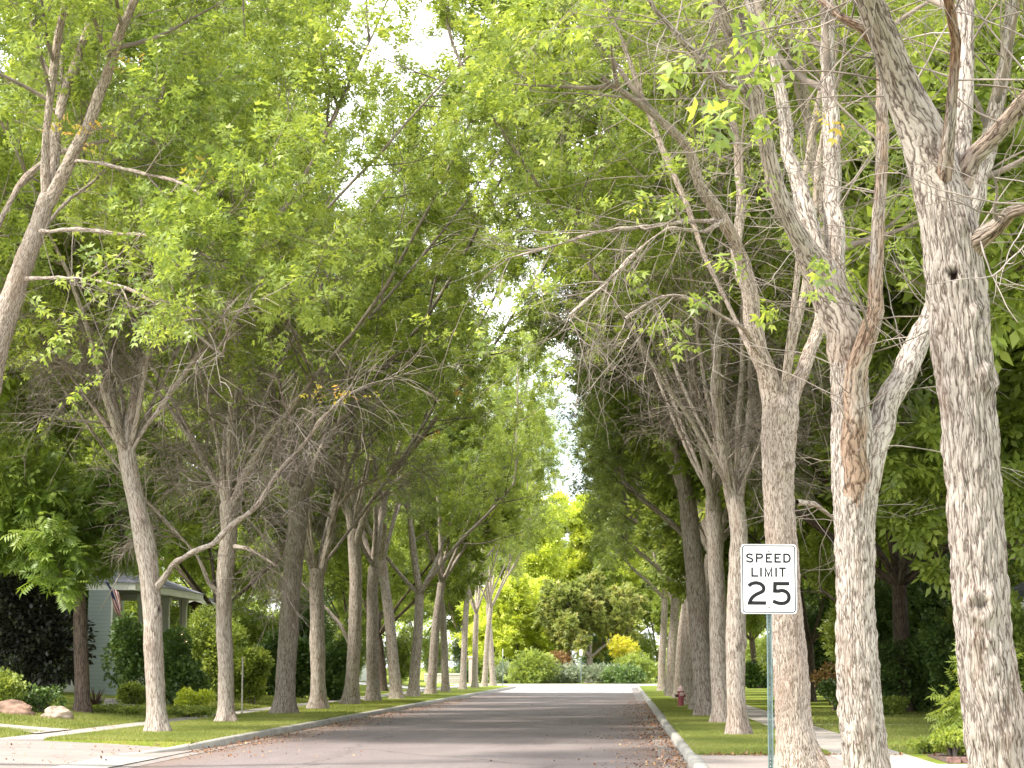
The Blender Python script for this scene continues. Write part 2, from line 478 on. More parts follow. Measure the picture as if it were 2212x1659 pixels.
def tag(o, label=None, cat=None, group=None, kind=None):
    if label:
        o['label'] = label
    if cat:
        o['category'] = cat
    if group:
        o['group'] = group
    if kind:
        o['kind'] = kind
    return o


def thing(name, loc, label, cat, group=None, rz=0.0, scale=1.0):
    o = bpy.data.objects.new(name, None)
    o.empty_display_size = 0.2
    o.location = loc
    o.rotation_euler = (0, 0, rz)
    o.scale = (scale,) * 3
    link(o)
    return tag(o, label, cat, group)


def mesh_np(name, V, Q, mat, parent=None, attrs=None, smooth=False, tris=None, mat_idx=None):
    """V (n,3); Q (m,4) quads; tris (k,3)"""
    me = bpy.data.meshes.new(name)
    V = np.asarray(V, dtype=np.float32)
    Q = np.zeros((0, 4), np.int32) if Q is None else np.asarray(Q, dtype=np.int32)
    T = np.zeros((0, 3), np.int32) if tris is None else np.asarray(tris, dtype=np.int32)
    nq, nt_ = len(Q), len(T)
    me.vertices.add(len(V))
    me.vertices.foreach_set('co', V.ravel())
    me.loops.add(nq * 4 + nt_ * 3)
    me.loops.foreach_set('vertex_index', np.concatenate([Q.ravel(), T.ravel()]).astype(np.int32))
    me.polygons.add(nq + nt_)
    starts = np.concatenate([np.arange(nq) * 4, nq * 4 + np.arange(nt_) * 3]).astype(np.int32)
    me.polygons.foreach_set('loop_start', starts)
    me.update(calc_edges=True)
    if smooth:
        me.polygons.foreach_set('use_smooth', np.ones(nq + nt_, dtype=bool))
    for k, a in (attrs or {}).items():
        a = np.asarray(a, dtype=np.float32)
        if a.ndim == 1:
            at = me.attributes.new(k, 'FLOAT', 'POINT')
            at.data.foreach_set('value', a)
        else:
            at = me.attributes.new(k, 'FLOAT_VECTOR', 'POINT')
            at.data.foreach_set('vector', a.ravel())
    if isinstance(mat, (list, tuple)):
        for mm in mat:
            me.materials.append(mm)
        me.polygons.foreach_set('material_index', np.asarray(mat_idx, dtype=np.int32))
    else:
        me.materials.append(mat)
    me.validate()
    return link(bpy.data.objects.new(name, me), parent)


class MB:
    """collects simple solids into ONE mesh"""
    def __init__(s):
        s.v, s.f = [], []

    def add(s, vs, fs):
        o = len(s.v)
        s.v += [tuple(v) for v in vs]
        s.f += [tuple(i + o for i in f) for f in fs]
        return s

    def box(s, x0, x1, y0, y1, z0, z1):
        return s.add([(x0, y0, z0), (x1, y0, z0), (x1, y1, z0), (x0, y1, z0), (x0, y0, z1), (x1, y0, z1), (x1, y1, z1), (x0, y1, z1)],
                     [(0, 3, 2, 1), (4, 5, 6, 7), (0, 1, 5, 4), (1, 2, 6, 5), (2, 3, 7, 6), (3, 0, 4, 7)])

    def frustum(s, cx, cy, z0, z1, a0, b0, a1, b1):
        return s.add([(cx - a0, cy - b0, z0), (cx + a0, cy - b0, z0), (cx + a0, cy + b0, z0), (cx - a0, cy + b0, z0),
                      (cx - a1, cy - b1, z1), (cx + a1, cy - b1, z1), (cx + a1, cy + b1, z1), (cx - a1, cy + b1, z1)],
                     [(0, 3, 2, 1), (4, 5, 6, 7), (0, 1, 5, 4), (1, 2, 6, 5), (2, 3, 7, 6), (3, 0, 4, 7)])

    def lathe(s, prof, n=24, axis='Z', org=(0, 0, 0)):
        vs, fs = [], []
        for (r, h) in prof:
            for k in range(n):
                a = 2 * math.pi * k / n
                c, d = r * math.cos(a), r * math.sin(a)
                p = {'Z': (c, d, h), 'X': (h, c, d), 'Y': (c, h, d)}[axis]
                vs.append((p[0] + org[0], p[1] + org[1], p[2] + org[2]))
        m = len(prof)
        for i in range(m - 1):
            for k in range(n):
                fs.append((i * n + k, i * n + (k + 1) % n, (i + 1) * n + (k + 1) % n, (i + 1) * n + k))
        fs.append(tuple(range(n))[::-1])
        fs.append(tuple(range((m - 1) * n, m * n)))
        return s.add(vs, fs)

    def prism(s, poly, z0, z1):
        n = len(poly)
        vs = [(x, y, z0) for x, y in poly] + [(x, y, z1) for x, y in poly]
        fs = [tuple(range(n))[::-1], tuple(range(n, 2 * n))] + [(i, (i + 1) % n, n + (i + 1) % n, n + i) for i in range(n)]
        return s.add(vs, fs)

    def build(s, name, mat, parent=None, smooth=False, bevel=0, loc=None):
        me = bpy.data.meshes.new(name)
        me.from_pydata(s.v, [], s.f)
        me.materials.append(mat)
        if smooth:
            for p in me.polygons:
                p.use_smooth = True
        me.update()
        o = link(bpy.data.objects.new(name, me), parent)
        if loc:
            o.location = loc
        if bevel:
            b = o.modifiers.new('bevel', 'BEVEL')
            b.width = bevel
            b.segments = 2
            b.limit_method = 'ANGLE'
        return o


# ------------------------------------------------------------------ tubes (vectorised)
def tubes(polys, want_rust=False):
    """polys: list of (pts (n,3) list, radii list, sides). returns V, Q, bark_co"""
    Vs, Qs, Bs, Rs = [], [], [], []
    off = 0
    groups = {}
    for p in polys:
        groups.setdefault((len(p[0]), p[2]), []).append(p)
    for (n, k), ps in groups.items():
        A = np.array([[tuple(q) for q in p[0]] for p in ps], dtype=np.float64)      # (m,n,3)
        R = np.array([p[1] for p in ps], dtype=np.float64)                           # (m,n)
        T = np.gradient(A, axis=1)
        T /= np.linalg.norm(T, axis=2, keepdims=True) + 1e-9
        mt = np.abs(T.mean(axis=1))
        ref = np.eye(3)[np.argmin(mt, axis=1)][:, None, :]
        U = np.cross(T, np.broadcast_to(ref, T.shape))
        U /= np.linalg.norm(U, axis=2, keepdims=True) + 1e-9
        W = np.cross(T, U)
        th = np.arange(k) / k * 2 * math.pi
        c, s_ = np.cos(th), np.sin(th)
        ring = A[:, :, None, :] + R[:, :, None, None] * (c[None, None, :, None] * U[:, :, None, :] + s_[None, None, :, None] * W[:, :, None, :])
        seg = np.linalg.norm(np.diff(A, axis=1), axis=2)
        ln = np.concatenate([np.zeros((len(ps), 1)), np.cumsum(seg, axis=1)], axis=1)
        R0 = R.mean(axis=1)[:, None, None]
        B = np.stack([R0 * c + 0 * ln[:, :, None], R0 * s_ + 0 * ln[:, :, None], 0 * c + ln[:, :, None]], axis=3)
        B = B + (np.arange(len(ps)) * 1.37)[:, None, None, None]
        m = len(ps)
        Vs.append(ring.reshape(-1, 3))
        Bs.append(B.reshape(-1, 3))
        Rs.append(np.repeat([float(p[3]) if len(p) > 3 else 0.0 for p in ps], n * k))
        base = off + (np.arange(m) * n * k)[:, None, None] + (np.arange(n - 1) * k)[None, :, None]
        i0 = base + np.arange(k)[None, None, :]
        i1 = base + ((np.arange(k) + 1) % k)[None, None, :]
        Qs.append(np.stack([i0, i1, i1 + k, i0 + k], axis=3).reshape(-1, 4))
        off += m * n * k
    if want_rust:
        return np.concatenate(Vs), np.concatenate(Qs), np.concatenate(Bs), np.concatenate(Rs)
    return np.concatenate(Vs), np.concatenate(Qs), np.concatenate(Bs)


def catmull(pts, rad, step):
    """smooth resampling of a traced limb"""
    out, rr = [], []
    n = len(pts)
    for i in range(n - 1):
        p0, p1, p2, p3 = pts[max(i - 1, 0)], pts[i], pts[i + 1], pts[min(i + 2, n - 1)]
        k = max(1, int((p2 - p1).length / step))
        for j in range(k):
            t = j / k
            q = 0.5 * ((2 * p1) + (p2 - p0) * t + (2 * p0 - 5 * p1 + 4 * p2 - p3) * t * t + (3 * p1 - p0 - 3 * p2 + p3) * t ** 3)
            out.append(q)
            rr.append(rad[i] * (1 - t) + rad[i + 1] * t)
    out.append(pts[-1])
    rr.append(rad[-1])
    return out, rr


# ------------------------------------------------------------------ leaves (vectorised)
def rhomb(px, py, ang, ln, wd, droop):
    c, s_ = math.cos(ang), math.sin(ang)
    pts = [(0, 0), (0.42 * ln, wd / 2), (ln, 0), (0.42 * ln, -wd / 2)]
    return [(px + a * c - b * s_, py + a * s_ + b * c, -droop * (a / ln) ** 1.5 - abs(b) * 0.0) for a, b in pts]


def compound(n_pairs=2, ll=0.42, lw=0.17, droop=0.12, spread=1.0):
    T = []
    for i in range(n_pairs):
        x = 0.25 + 0.5 * i / max(1, n_pairs - 1) if n_pairs > 1 else 0.45
        T += rhomb(x, 0.01, spread, ll, lw, droop)
        T += rhomb(x, -0.01, -spread, ll, lw, droop)
    T += rhomb(0.75, 0, 0, ll, lw, droop)
    return np.array(T)


T_ASH = compound(2, 0.46, 0.20, 0.12, 0.95)
T_ASH3 = compound(1, 0.60, 0.30, 0.12, 0.9)
T_DROOP = compound(5, 0.36, 0.10, 0.14, 1.15)
T_SIMPLE = np.array(rhomb(0, 0, 0, 1.0, 0.62, 0.1))
T_MAPLE = np.array(rhomb(0, 0, 0, 1.0, 0.45, 0.1) + rhomb(0, 0, 0.95, 0.75, 0.4, 0.1) + rhomb(0, 0, -0.95, 0.75, 0.4, 0.1))


def leaves(name, pos, dirs, size, mat, parent, tmpl, rng, flat=0.6, tint=None, droop=0.0, wood=()):
    pos = np.asarray(pos, float)
    n = len(pos)
    if n == 0:
        return None
    d = np.asarray(dirs, float) + rng.normal(0, 0.55, (n, 3))
    d[:, 2] -= droop
    d /= np.linalg.norm(d, axis=1, keepdims=True) + 1e-9
    up = rng.normal(0, 1 - flat + 0.05, (n, 3)) + np.array([0, 0, flat])
    sd = np.cross(up, d)
    sd /= np.linalg.norm(sd, axis=1, keepdims=True) + 1e-9
    nm = np.cross(d, sd)
    s = (size * rng.uniform(0.65, 1.25, n))[:, None, None]
    V = pos[:, None, :] + s * (tmpl[None, :, 0:1] * d[:, None, :] + tmpl[None, :, 1:2] * sd[:, None, :] + tmpl[None, :, 2:3] * nm[:, None, :])
    V = V.reshape(-1, 3)
    Q = np.arange(len(V)).reshape(-1, 4)
    if tint is None:
        tint = np.full(n, 0.45)
    t = np.clip(tint + rng.normal(0, 0.16, n), 0, 1)
    t = np.repeat(t, len(tmpl))
    t = np.clip(t + np.repeat(rng.normal(0, 0.07, len(V) // 4), 4), 0, 1)
    if wood:                                     # the leaf bearing twigs belong to the crown
        Vs, Qs, ts, mi = [V], [Q], [t], [np.zeros(len(Q))]
        off = len(V)
        for k, (polys, wm) in enumerate(wood):
            a, b, _ = tubes(polys)
            Vs.append(a); Qs.append(b + off); ts.append(np.zeros(len(a))); mi.append(np.full(len(b), k + 1))
            off += len(a)
        return mesh_np(name, np.concatenate(Vs), np.concatenate(Qs), [mat] + [wm for _, wm in wood], parent, {'tint': np.concatenate(ts)}, mat_idx=np.concatenate(mi))
    return mesh_np(name, V, Q, mat, parent, {'tint': t})


# ------------------------------------------------------------------ tree growth
def rvec(r):
    while True:
        v = Vector((r.uniform(-1, 1), r.uniform(-1, 1), r.uniform(-1, 1)))
        if 0.01 < v.length < 1:
            return v.normalized()


def grow(p, d, L, nseg, wander, trop, r):
    pts = [p.copy()]
    d = d.normalized()
    st = L / nseg
    for _ in range(nseg):
        d = (d + rvec(r) * wander + trop / nseg).normalized()
        p = p + d * st
        pts.append(p.copy())
    return pts


def off_axis(d, ang, r):
    a = d.orthogonal().normalized()
    b = d.cross(a)
    ph = r.uniform(0, 2 * math.pi)
    return d * math.cos(ang) + (a * math.cos(ph) + b * math.sin(ph)) * math.sin(ang)


def poly_at(pts, t):
    f = t * (len(pts) - 1)
    i = min(int(f), len(pts) - 2)
    return pts[i].lerp(pts[i + 1], f - i), (pts[i + 1] - pts[i]).normalized(), i


class Tree:
    """collects limbs, twigs and leaf anchors in the tree's local frame"""
    def __init__(s, seed, bare_h=8.0, top=20.0, rmax=7.0, crown_c=(0, 0), leafy=1.0, dense=1.0, near=False):
        s.r = random.Random(seed)
        s.rng = np.random.default_rng(seed)
        s.limbs, s.twigs, s.dead = [], [], []
        s.lp, s.ld, s.lt = [], [], []
        s.near, s.pale = near, 0.45
        s.bare_h, s.top, s.rmax, s.cc, s.leafy, s.dense = bare_h, top, rmax, Vector((crown_c[0], crown_c[1], 0)), leafy, dense

    def limb(s, pts, r0, r1, sides=8):
        n = len(pts)
        s.limbs.append((pts, [r0 + (r1 - r0) * (i / (n - 1)) ** 0.8 for i in range(n)], sides))
        return pts

    def alive(s, p):
        h = s.bare_h + 1.1 * mnoise.noise(Vector((p.x * 0.35, p.y * 0.35, s.bare_h)))
        rad = math.hypot(p.x - s.cc.x, p.y - s.cc.y)
        h -= 0.22 * max(0, rad - 3.0)                       # foliage hangs lower at the rim
        x = (p.z - h) / 1.4
        return s.r.random() < (1 / (1 + math.exp(-max(-20, min(20, x * 2.2)))))

    def clothe(s, pts, r0, n2, S2, t0=0.2, gaps=0.0):
        r = s.r
        for k in range(max(1, int(n2 * s.dense))):
            t = r.uniform(t0, 1.0) if k else 1.0
            p, d, i = poly_at(pts, t)
            live = s.alive(p + Vector((0, 0, 0.6)))
            out = Vector((p.x - s.cc.x, p.y - s.cc.y, 0))
            out = out.normalized() if out.length > 0.3 else rvec(r)
            dd = off_axis(d, r.uniform(0.6, 1.15), r) + out * 0.45
            L2 = S2 * (1.15 - 0.5 * t) * r.uniform(0.6, 1.25)
            rr = max(0.012, min(0.05, r0 * (1 - 0.6 * t) * 0.5))
            if p.z < s.bare_h - 2.5:
                L2 *= 0.6
            trop = Vector((0, 0, 0.45 if live else r.uniform(-0.6, 0.3)))
            q = grow(p, dd, L2, 6, 0.14 if live else 0.2, trop, r)
            if math.hypot(q[-1].x - s.cc.x, q[-1].y - s.cc.y) > s.rmax + 1.2 or q[-1].z > s.top + 0.6:
                q = q[:4] if r.random() < 0.5 else [a.lerp(p, 0.45) for a in q]
            n = len(q)
            if not live:
                rr = min(rr, 0.026) * 0.62
                if s.near and r.random() < 0.45:
                    continue
            (s.twigs if live else s.dead if r.random() < s.pale else s.twigs).append((q, [rr * (1 - 0.8 * j / (n - 1)) for j in range(n)], 5))
            for _ in range(7 if live else 4 if s.near else 9):
                t3 = r.uniform(0.2, 1)
                p3, d3, _i = poly_at(q, t3)
                lv = s.alive(p3)
                L3 = r.uniform(0.7, 1.5) * (1 if lv else 1.05)
                q3 = grow(p3, off_axis(d3, r.uniform(0.5, 1.1), r), L3, 5, 0.2, Vector((0, 0, 0.25 if lv else r.uniform(-0.7, 0.1))), r)
                f3 = 1.0 if lv else 0.6 if s.near else 1.15
                (s.twigs if lv or r.random() > s.pale else s.dead).append((q3, [0.009 * f3, 0.0075 * f3, 0.006 * f3, 0.005 * f3, 0.004 * f3, 0.003 * f3], 3))
                tint = 0.42 + 0.28 * mnoise.noise(p3 * 0.33 + Vector((s.bare_h * 7, 0, 0))) + r.uniform(-0.1, 0.1)
                for _j in range(5 if lv else 4 if s.near else 6):
                    t4 = r.uniform(0.25, 1)
                    p4, d4, _i = poly_at(q3, t4)
                    lv4 = lv and s.alive(p4)
                    L4 = r.uniform(0.3, 0.75)
                    q4 = grow(p4, off_axis(d4, r.uniform(0.4, 1.1), r), L4, 3, 0.22, Vector((0, 0, 0.0 if lv4 else -0.3)), r)
                    if r.random() < (0.4 if lv4 else 0.85):
                        f4 = 0.6 if s.near else 1.25
                        (s.twigs if lv4 or r.random() > s.pale else s.dead).append((q4, [0.005 * f4, 0.004 * f4, 0.003 * f4, 0.0025 * f4], 3))
                    if lv4 and r.random() < s.leafy:
                        for _m in range(13):
                            pp, dl, _i = poly_at(q4, r.uniform(0.1, 1))
                            s.lp.append(pp)
                            s.ld.append(dl)
                            s.lt.append(tint)

    def auto_limbs(s, p, n, r0, height, spread, az0=0, elev=(0.85, 1.25), n2=14, S2=3.0):
        for k in range(n):
            az = az0 + 2 * math.pi * k / n + s.r.uniform(-0.35, 0.35)
            el = s.r.uniform(*elev) if k else 1.42
            d = Vector((math.cos(az) * math.cos(el), math.sin(az) * math.cos(el), math.sin(el)))
            L = (height - p.z) * s.r.uniform(0.82, 1.0) / (0.6 + 0.4 * math.sin(el))
            q = grow(p - d * r0 * 0.7, d, L, 14, 0.10, Vector((d.x * 0.25, d.y * 0.25, 0.25)), s.r)
            rr = r0 * (0.72 if k == 0 else s.r.uniform(0.45, 0.62))
            # a limb that would leave the crown turns upwards instead
            for j in range(3, len(q)):
                rad = math.hypot(q[j].x - s.cc.x, q[j].y - s.cc.y)
                lim = s.rmax * 0.86
                if rad > lim:
                    f = lim / rad
                    q[j] = Vector((s.cc.x + (q[j].x - s.cc.x) * f, s.cc.y + (q[j].y - s.cc.y) * f, q[j].z + 0.25 * (rad - lim)))
            q = [v_ for v_ in q if v_.z < s.top + 0.4]
            s.limb(q, rr, 0.02, 8)
            s.clothe(q, rr, n2, S2)
            if not s.near and q[3].z < s.bare_h and s.rmax > 3:
                s.clothe(q[:7], rr, 7, S2 * 0.85, t0=0.05)

    def build(s, root, bark, leafmat, lsize=0.215, tmpl=None, twigmat=None, detail=True, tintadd=0.0):
        V, Q, B, Ru = tubes(s.limbs, True)
        tr = mesh_np('trunk', V, Q, bark, root, {'bark_co': B, 'knot': np.zeros(len(V)), 'rust': Ru}, smooth=True)
        wood = []
        if s.twigs:
            wood.append((s.twigs, twigmat or M['twig']))
        if s.dead:
            wood.append((s.dead, twigmat or M['twig_pale']))
        if s.lp:
            leaves('crown', [tuple(p) for p in s.lp], [tuple(p) for p in s.ld], lsize, leafmat, root,
                   T_ASH if tmpl is None else tmpl, s.rng, tint=np.array(s.lt) + tintadd, wood=wood)
        else:
            V, Q, B = tubes(s.twigs + s.dead)
            mesh_np('crown', V, Q, M['twig_pale'], root)
        return tr


def copy_tree(root, loc, rz, scale, label):
    r = root.copy()
    C.objects.link(r)
    r.location = loc
    r.rotation_euler = (0, 0, rz)
    r.scale = scale if isinstance(scale, tuple) else (scale,) * 3
    r['label'] = label
    for ch in list(root.children):
        c = ch.copy()
        C.objects.link(c)
        c.parent = r
    return r


# ------------------------------------------------------------------ traced street trees
GL = 'trees planted along the left kerb'
GR = 'trees planted along the right kerb'


def traced(name, Y, base, label, group, bark, trunk, limbs, seed, bare_h, top, rmax, side, leafmat='ash', n_auto=3, lsize=0.215,
           leafy=1.0, knots=(), auto_r=0.12, n2=13, S2=3.0, dense=1.0, auto_el=(0.85, 1.25), tintadd=0.0, step=0.12, flare=1.5, sides=28, rusty={}):
    """trunk: [(px,py,width_px)], limbs: [[(px,py,dY,width_px)...]]; all become real points at real depth"""
    b = P(base[0], 1440, Y)
    origin = Vector((b.x, Y, KZ))
    root = thing(name, origin, label, 'tree', group)
    t = Tree(seed, bare_h, top, rmax, (side * 1.0, 0), leafy, dense, near=Y < 32)
    k = 1.0 / F * Y
    pts = [P(x, y, Y) - origin for x, y, w in trunk]
    rad = [w * k / 2 for x, y, w in trunk]
    # go down to (and a little into) the ground with a root flare
    if pts[0].z > 0.02:
        dirn = (pts[0] - pts[1]).normalized()
        pts.insert(0, pts[0] + dirn * (pts[0].z / max(0.2, -dirn.z)))
        rad.insert(0, rad[0])
    pts.insert(0, pts[0] - Vector((0, 0, 0.12)))
    rad.insert(0, rad[0])
    cp, cr = catmull(pts, rad, step)
    rr = t.r
    for i, q in enumerate(cp):
        h = q.z
        if h < 0.8:
            cr[i] *= 1 + (flare - 1) * (1 - max(0, h) / 0.8) ** 2.4
    dtop = (cp[-1] - cp[-2]).normalized()
    rt_, pt_ = cr[-1], cp[-1]
    for f_, q_ in ((0.35, 0.93), (0.6, 0.78), (0.8, 0.55), (0.92, 0.3), (0.97, 0.05)):
        cp.append(pt_ + dtop * rt_ * f_)
        cr.append(rt_ * q_)
    t.limbs.append((cp, cr, sides))
    ends = []
    for lb in limbs:
        lp = [P(x, y, Y + dy) - origin for x, y, dy, w in lb]
        lrad = [w * k / 2 for x, y, dy, w in lb]
        q, qr = catmull(lp, lrad, max(step, 0.2))
        for i in range(1, len(q)):
            q[i] = q[i] + rvec(rr) * min(0.03, qr[i] * 0.2)
        # continue past the traced end as a natural limb
        Lx = top - q[-1].z
        if qr[-1] > 0.035 and Lx > 1.5 and (q[-1] - q[-2]).normalized().z > 0.5:
            d = (q[-1] - q[-2]).normalized()
            ext = grow(q[-1], d, Lx * 0.9, 9, 0.12, Vector((0, 0, 0.5)), rr)[1:]
            r_end = qr[-1]
            q += ext
            qr += [r_end * (1 - 0.85 * (j + 1) / 9) for j in range(9)]
        t.limbs.append((q, qr, (26 if Y < 36 else 14) if qr[0] > 0.06 else 8, rusty.get(limbs.index(lb), 0.0)))
        L = sum((q[i + 1] - q[i]).length for i in range(len(q) - 1))
        t.clothe(q, max(qr[0], 0.05), int(n2 * max(0.4, min(1.3, L / 9))), S2 * min(1, 0.4 + L / 12), t0=0.3)
        if Y < 36:
            for _w in range(int(6 + 2.2 * L)):
                p_, d_, _i = poly_at(q, rr.uniform(0.15, 1))
                W_ = grow(p_, off_axis(d_, rr.uniform(0.7, 1.4), rr) + Vector((rr.uniform(-0.7, 0.3), 0, -0.1)), rr.uniform(0.6, 2.3), 12, 0.13, Vector((0, 0, rr.uniform(-0.9, 0.6))), rr)
                bin_ = t.dead if rr.random() < 0.5 else t.twigs
                bin_.append((W_, [0.0075 * (1 - 0.75 * j / 12) * rr.uniform(0.9, 1.1) for j in range(13)], 4))
                for _v in range(4):
                    p_, d_, _i = poly_at(W_, rr.uniform(0.3, 0.95))
                    X_ = grow(p_, off_axis(d_, rr.uniform(0.4, 1.0), rr), rr.uniform(0.15, 0.7), 6, 0.18, Vector((0, 0, rr.uniform(-0.4, 0.3))), rr)
                    bin_.append((X_, [0.0036 * (1 - 0.6 * j / 6) for j in range(7)], 3))
                    if rr.random() < 0.07 and X_[0].z > 4.5:
                        for _m in range(9):
                            pp_, dl_, _i = poly_at(X_, rr.uniform(0.3, 1))
                            t.lp.append(pp_); t.ld.append(dl_); t.lt.append(rr.uniform(0.2, 0.6))
    if n_auto:
        t.auto_limbs(pt_, n_auto, auto_r, top, rmax, az0=rr.uniform(0, 6), elev=auto_el, n2=n2, S2=S2)
    tr = t.build(root, bark, M[leafmat], lsize, tintadd=tintadd)
    # bark relief + lumps on the trunk itself, and its knots
    me = tr.data
    nv = len(me.vertices)
    co = np.empty(nv * 3, np.float32)
    me.vertices.foreach_get('co', co)
    co = co.reshape(-1, 3)
    nr = np.empty(nv * 3, np.float32)
    me.vertices.foreach_get('normal', nr)
    nr = nr.reshape(-1, 3)
    kn = np.zeros(nv, np.float32)
    big = Y < 35
    amp = 0.02 if big else 0.03
    for i in range(nv):
        c = co[i]
        if c[2] > 12:
            continue
        v = mnoise.noise(Vector((c[0] * 3.2 + seed, c[1] * 3.2, c[2] * 1.1))) * amp
        v += mnoise.noise(Vector((c[0] * 11, c[1] * 11 + seed, c[2] * 3.0))) * amp * 0.5
        if c[2] < 0.7:
            v += 0.16 * ((0.7 - c[2]) / 0.7) ** 1.5 * max(-0.1, mnoise.noise(Vector((c[0] * 4.5, c[1] * 4.5, seed))))
        if big:
            v += (abs(mnoise.noise(Vector((c[0] * 34, c[1] * 34, c[2] * 6.5 + seed)))) - 0.2) * 0.034
        co[i] += nr[i] * v
    for (kx, ky, kr, kind) in knots:
        kp = P(kx, ky, Y) - origin
        ax = min(range(len(cp)), key=lambda j: (cp[j] - kp).length)
        kc = cp[ax] + Vector((kp.x - cp[ax].x, 0, kp.z - cp[ax].z))
        dx = max(-0.97, min(0.97, (kc.x - cp[ax].x) / cr[ax]))
        kc.y = cp[ax].y - cr[ax] * math.sqrt(1 - dx * dx)
        kR = kr * k
        d = np.linalg.norm(co - np.array(kc), axis=1)
        ring = np.exp(-((d - kR) / (kR * 0.45)) ** 2)
        hole = np.clip(1 - d / (kR * 0.62), 0, 1)
        co += nr * (ring * kR * 0.45 - np.minimum(1, hole * 2) * kR * (0.9 if kind == 'hole' else 0.1))[:, None]
        kn = np.maximum(kn, np.clip(hole * (4.0 if kind == 'hole' else 0.9), 0, 1 if kind == 'hole' else 0.6))
    me.vertices.foreach_set('co', co.ravel())
    me.attributes['knot'].data.foreach_set('value', kn)
    me.update()
    return root


R1 = traced('street_tree', 14.3, (2168, 0), 'thick rough barked tree at the far right with a round knot hole and forking limbs', GR, M['bark_near'],
    [(2160, 1659, 132), (2140, 1500, 122), (2128, 1400, 118), (2112, 1200, 116), (2104, 1050, 116), (2095, 900, 118), (2080, 760, 126), (2068, 640, 122), (2055, 540, 120), (2042, 440, 114), (2030, 380, 96)],
    [[(2046, 530, 0, 96), (2028, 410, 0, 112), (2000, 305, 0, 106), (1962, 205, -0.1, 86), (1915, 100, -0.25, 64), (1878, 0, -0.5, 58), (1850, -120, -0.8, 48)],
     [(2040, 390, -0.12, 34), (2048, 290, -0.3, 30), (2060, 180, -0.4, 26), (2066, 90, -0.5, 22), (2050, 0, -0.7, 20), (2030, -130, -1, 15)],
     [(2050, 400, 0.1, 70), (2078, 260, 0.3, 44), (2086, 130, 0.5, 38), (2088, 0, 0.7, 34), (2100, -120, 1, 28)],
     [(2070, 400, 0, 60), (2105, 335, 0, 46), (2160, 280, -0.1, 42), (2212, 222, -0.2, 38), (2330, 100, -0.5, 30)],
     [(2085, 560, 0, 60), (2112, 520, -0.1, 44), (2150, 494, -0.2, 32), (2185, 455, -0.3, 28), (2225, 446, -0.4, 26), (2330, 380, -0.8, 18)],
     [(1900, 100, -0.2, 30), (1862, 62, -0.3, 25), (1812, 34, -0.3, 22), (1765, -5, -0.2, 18), (1700, -80, 0, 12)]],
    11, 8.2, 15.0, 5.5, 0.0, n_auto=0, n2=9, S2=1.7, lsize=0.20,
    knots=[(2050, 603, 20, 'hole'), (2133, 820, 24, 'knot'), (2108, 1310, 26, 'knot'), (2078, 1032, 9, 'knot'), (2112, 690, 20, 'knot')], step=0.03, flare=1.25, sides=110, rusty={1: 1.0, 5: 1.0, 3: 0.5, 4: 0.5})

R2 = traced('street_tree', 22.2, (1888, 0), 'pale barked tree right of the speed sign that splits into four tall limbs', GR, M['bark_near2'],
    [(1872, 1659, 98), (1862, 1560, 92), (1853, 1450, 86), (1848, 1300, 82), (1846, 1150, 84), (1845, 1050, 92), (1843, 980, 92), (1838, 900, 82), (1833, 820, 78), (1828, 750, 74)],
    [[(1852, 1130, 0, 54), (1868, 1040, 0, 64), (1890, 960, 0.1, 62), (1918, 880, 0.2, 56), (1962, 780, 0.5, 54), (2008, 690, 0.9, 46), (2058, 590, 1.4, 42), (2100, 460, 1.8, 38), (2140, 280, 2.2, 34), (2176, 100, 2.5, 30), (2190, -60, 2.8, 24)],
     [(1854, 1300, 0.02, 46), (1854, 1150, -0.05, 60), (1848, 1020, -0.1, 64), (1846, 900, -0.2, 50), (1852, 800, -0.3, 44), (1872, 730, -0.35, 42), (1896, 672, -0.3, 38), (1890, 600, -0.3, 32), (1894, 520, -0.3, 31), (1903, 400, -0.3, 29), (1906, 280, -0.3, 28), (1902, 140, -0.2, 25), (1895, 0, -0.1, 20)],
     [(1838, 900, 0, 70), (1833, 810, 0, 80), (1826, 720, 0, 86), (1800, 650, 0, 82), (1770, 580, 0, 68), (1730, 520, -0.2, 46), (1690, 450, -0.4, 40), (1664, 350, -0.6, 36), (1640, 250, -0.8, 34), (1612, 160, -1.0, 32), (1580, 80, -1.2, 30), (1548, -10, -1.4, 26)],
     [(1795, 640, 0.1, 60), (1762, 530, 0.3, 42), (1728, 420, 0.5, 36), (1702, 330, 0.7, 34), (1690, 230, 0.9, 30), (1668, 120, 1.1, 26), (1625, 20, 1.3, 22)],
     [(1808, 650, 0.2, 56), (1800, 520, 0.5, 42), (1796, 400, 0.8, 40), (1794, 260, 1.1, 38), (1790, 120, 1.4, 35), (1788, -20, 1.8, 30)],
     [(1610, 195, -0.9, 16), (1565, 185, -1.2, 14), (1509, 125, -1.5, 13), (1464, 76, -1.8, 12), (1416, 20, -2.1, 10), (1370, -60, -2.4, 8)]],
    23, 8.6, 17.5, 6.0, -0.5, n_auto=0, n2=11, S2=2.2, lsize=0.20, step=0.035, flare=1.3, sides=84, rusty={1: 0.75, 2: 0.2},
    knots=[(1893, 660, 14, 'hole'), (1925, 1090, 9, 'knot'), (1850, 870, 16, 'knot')])

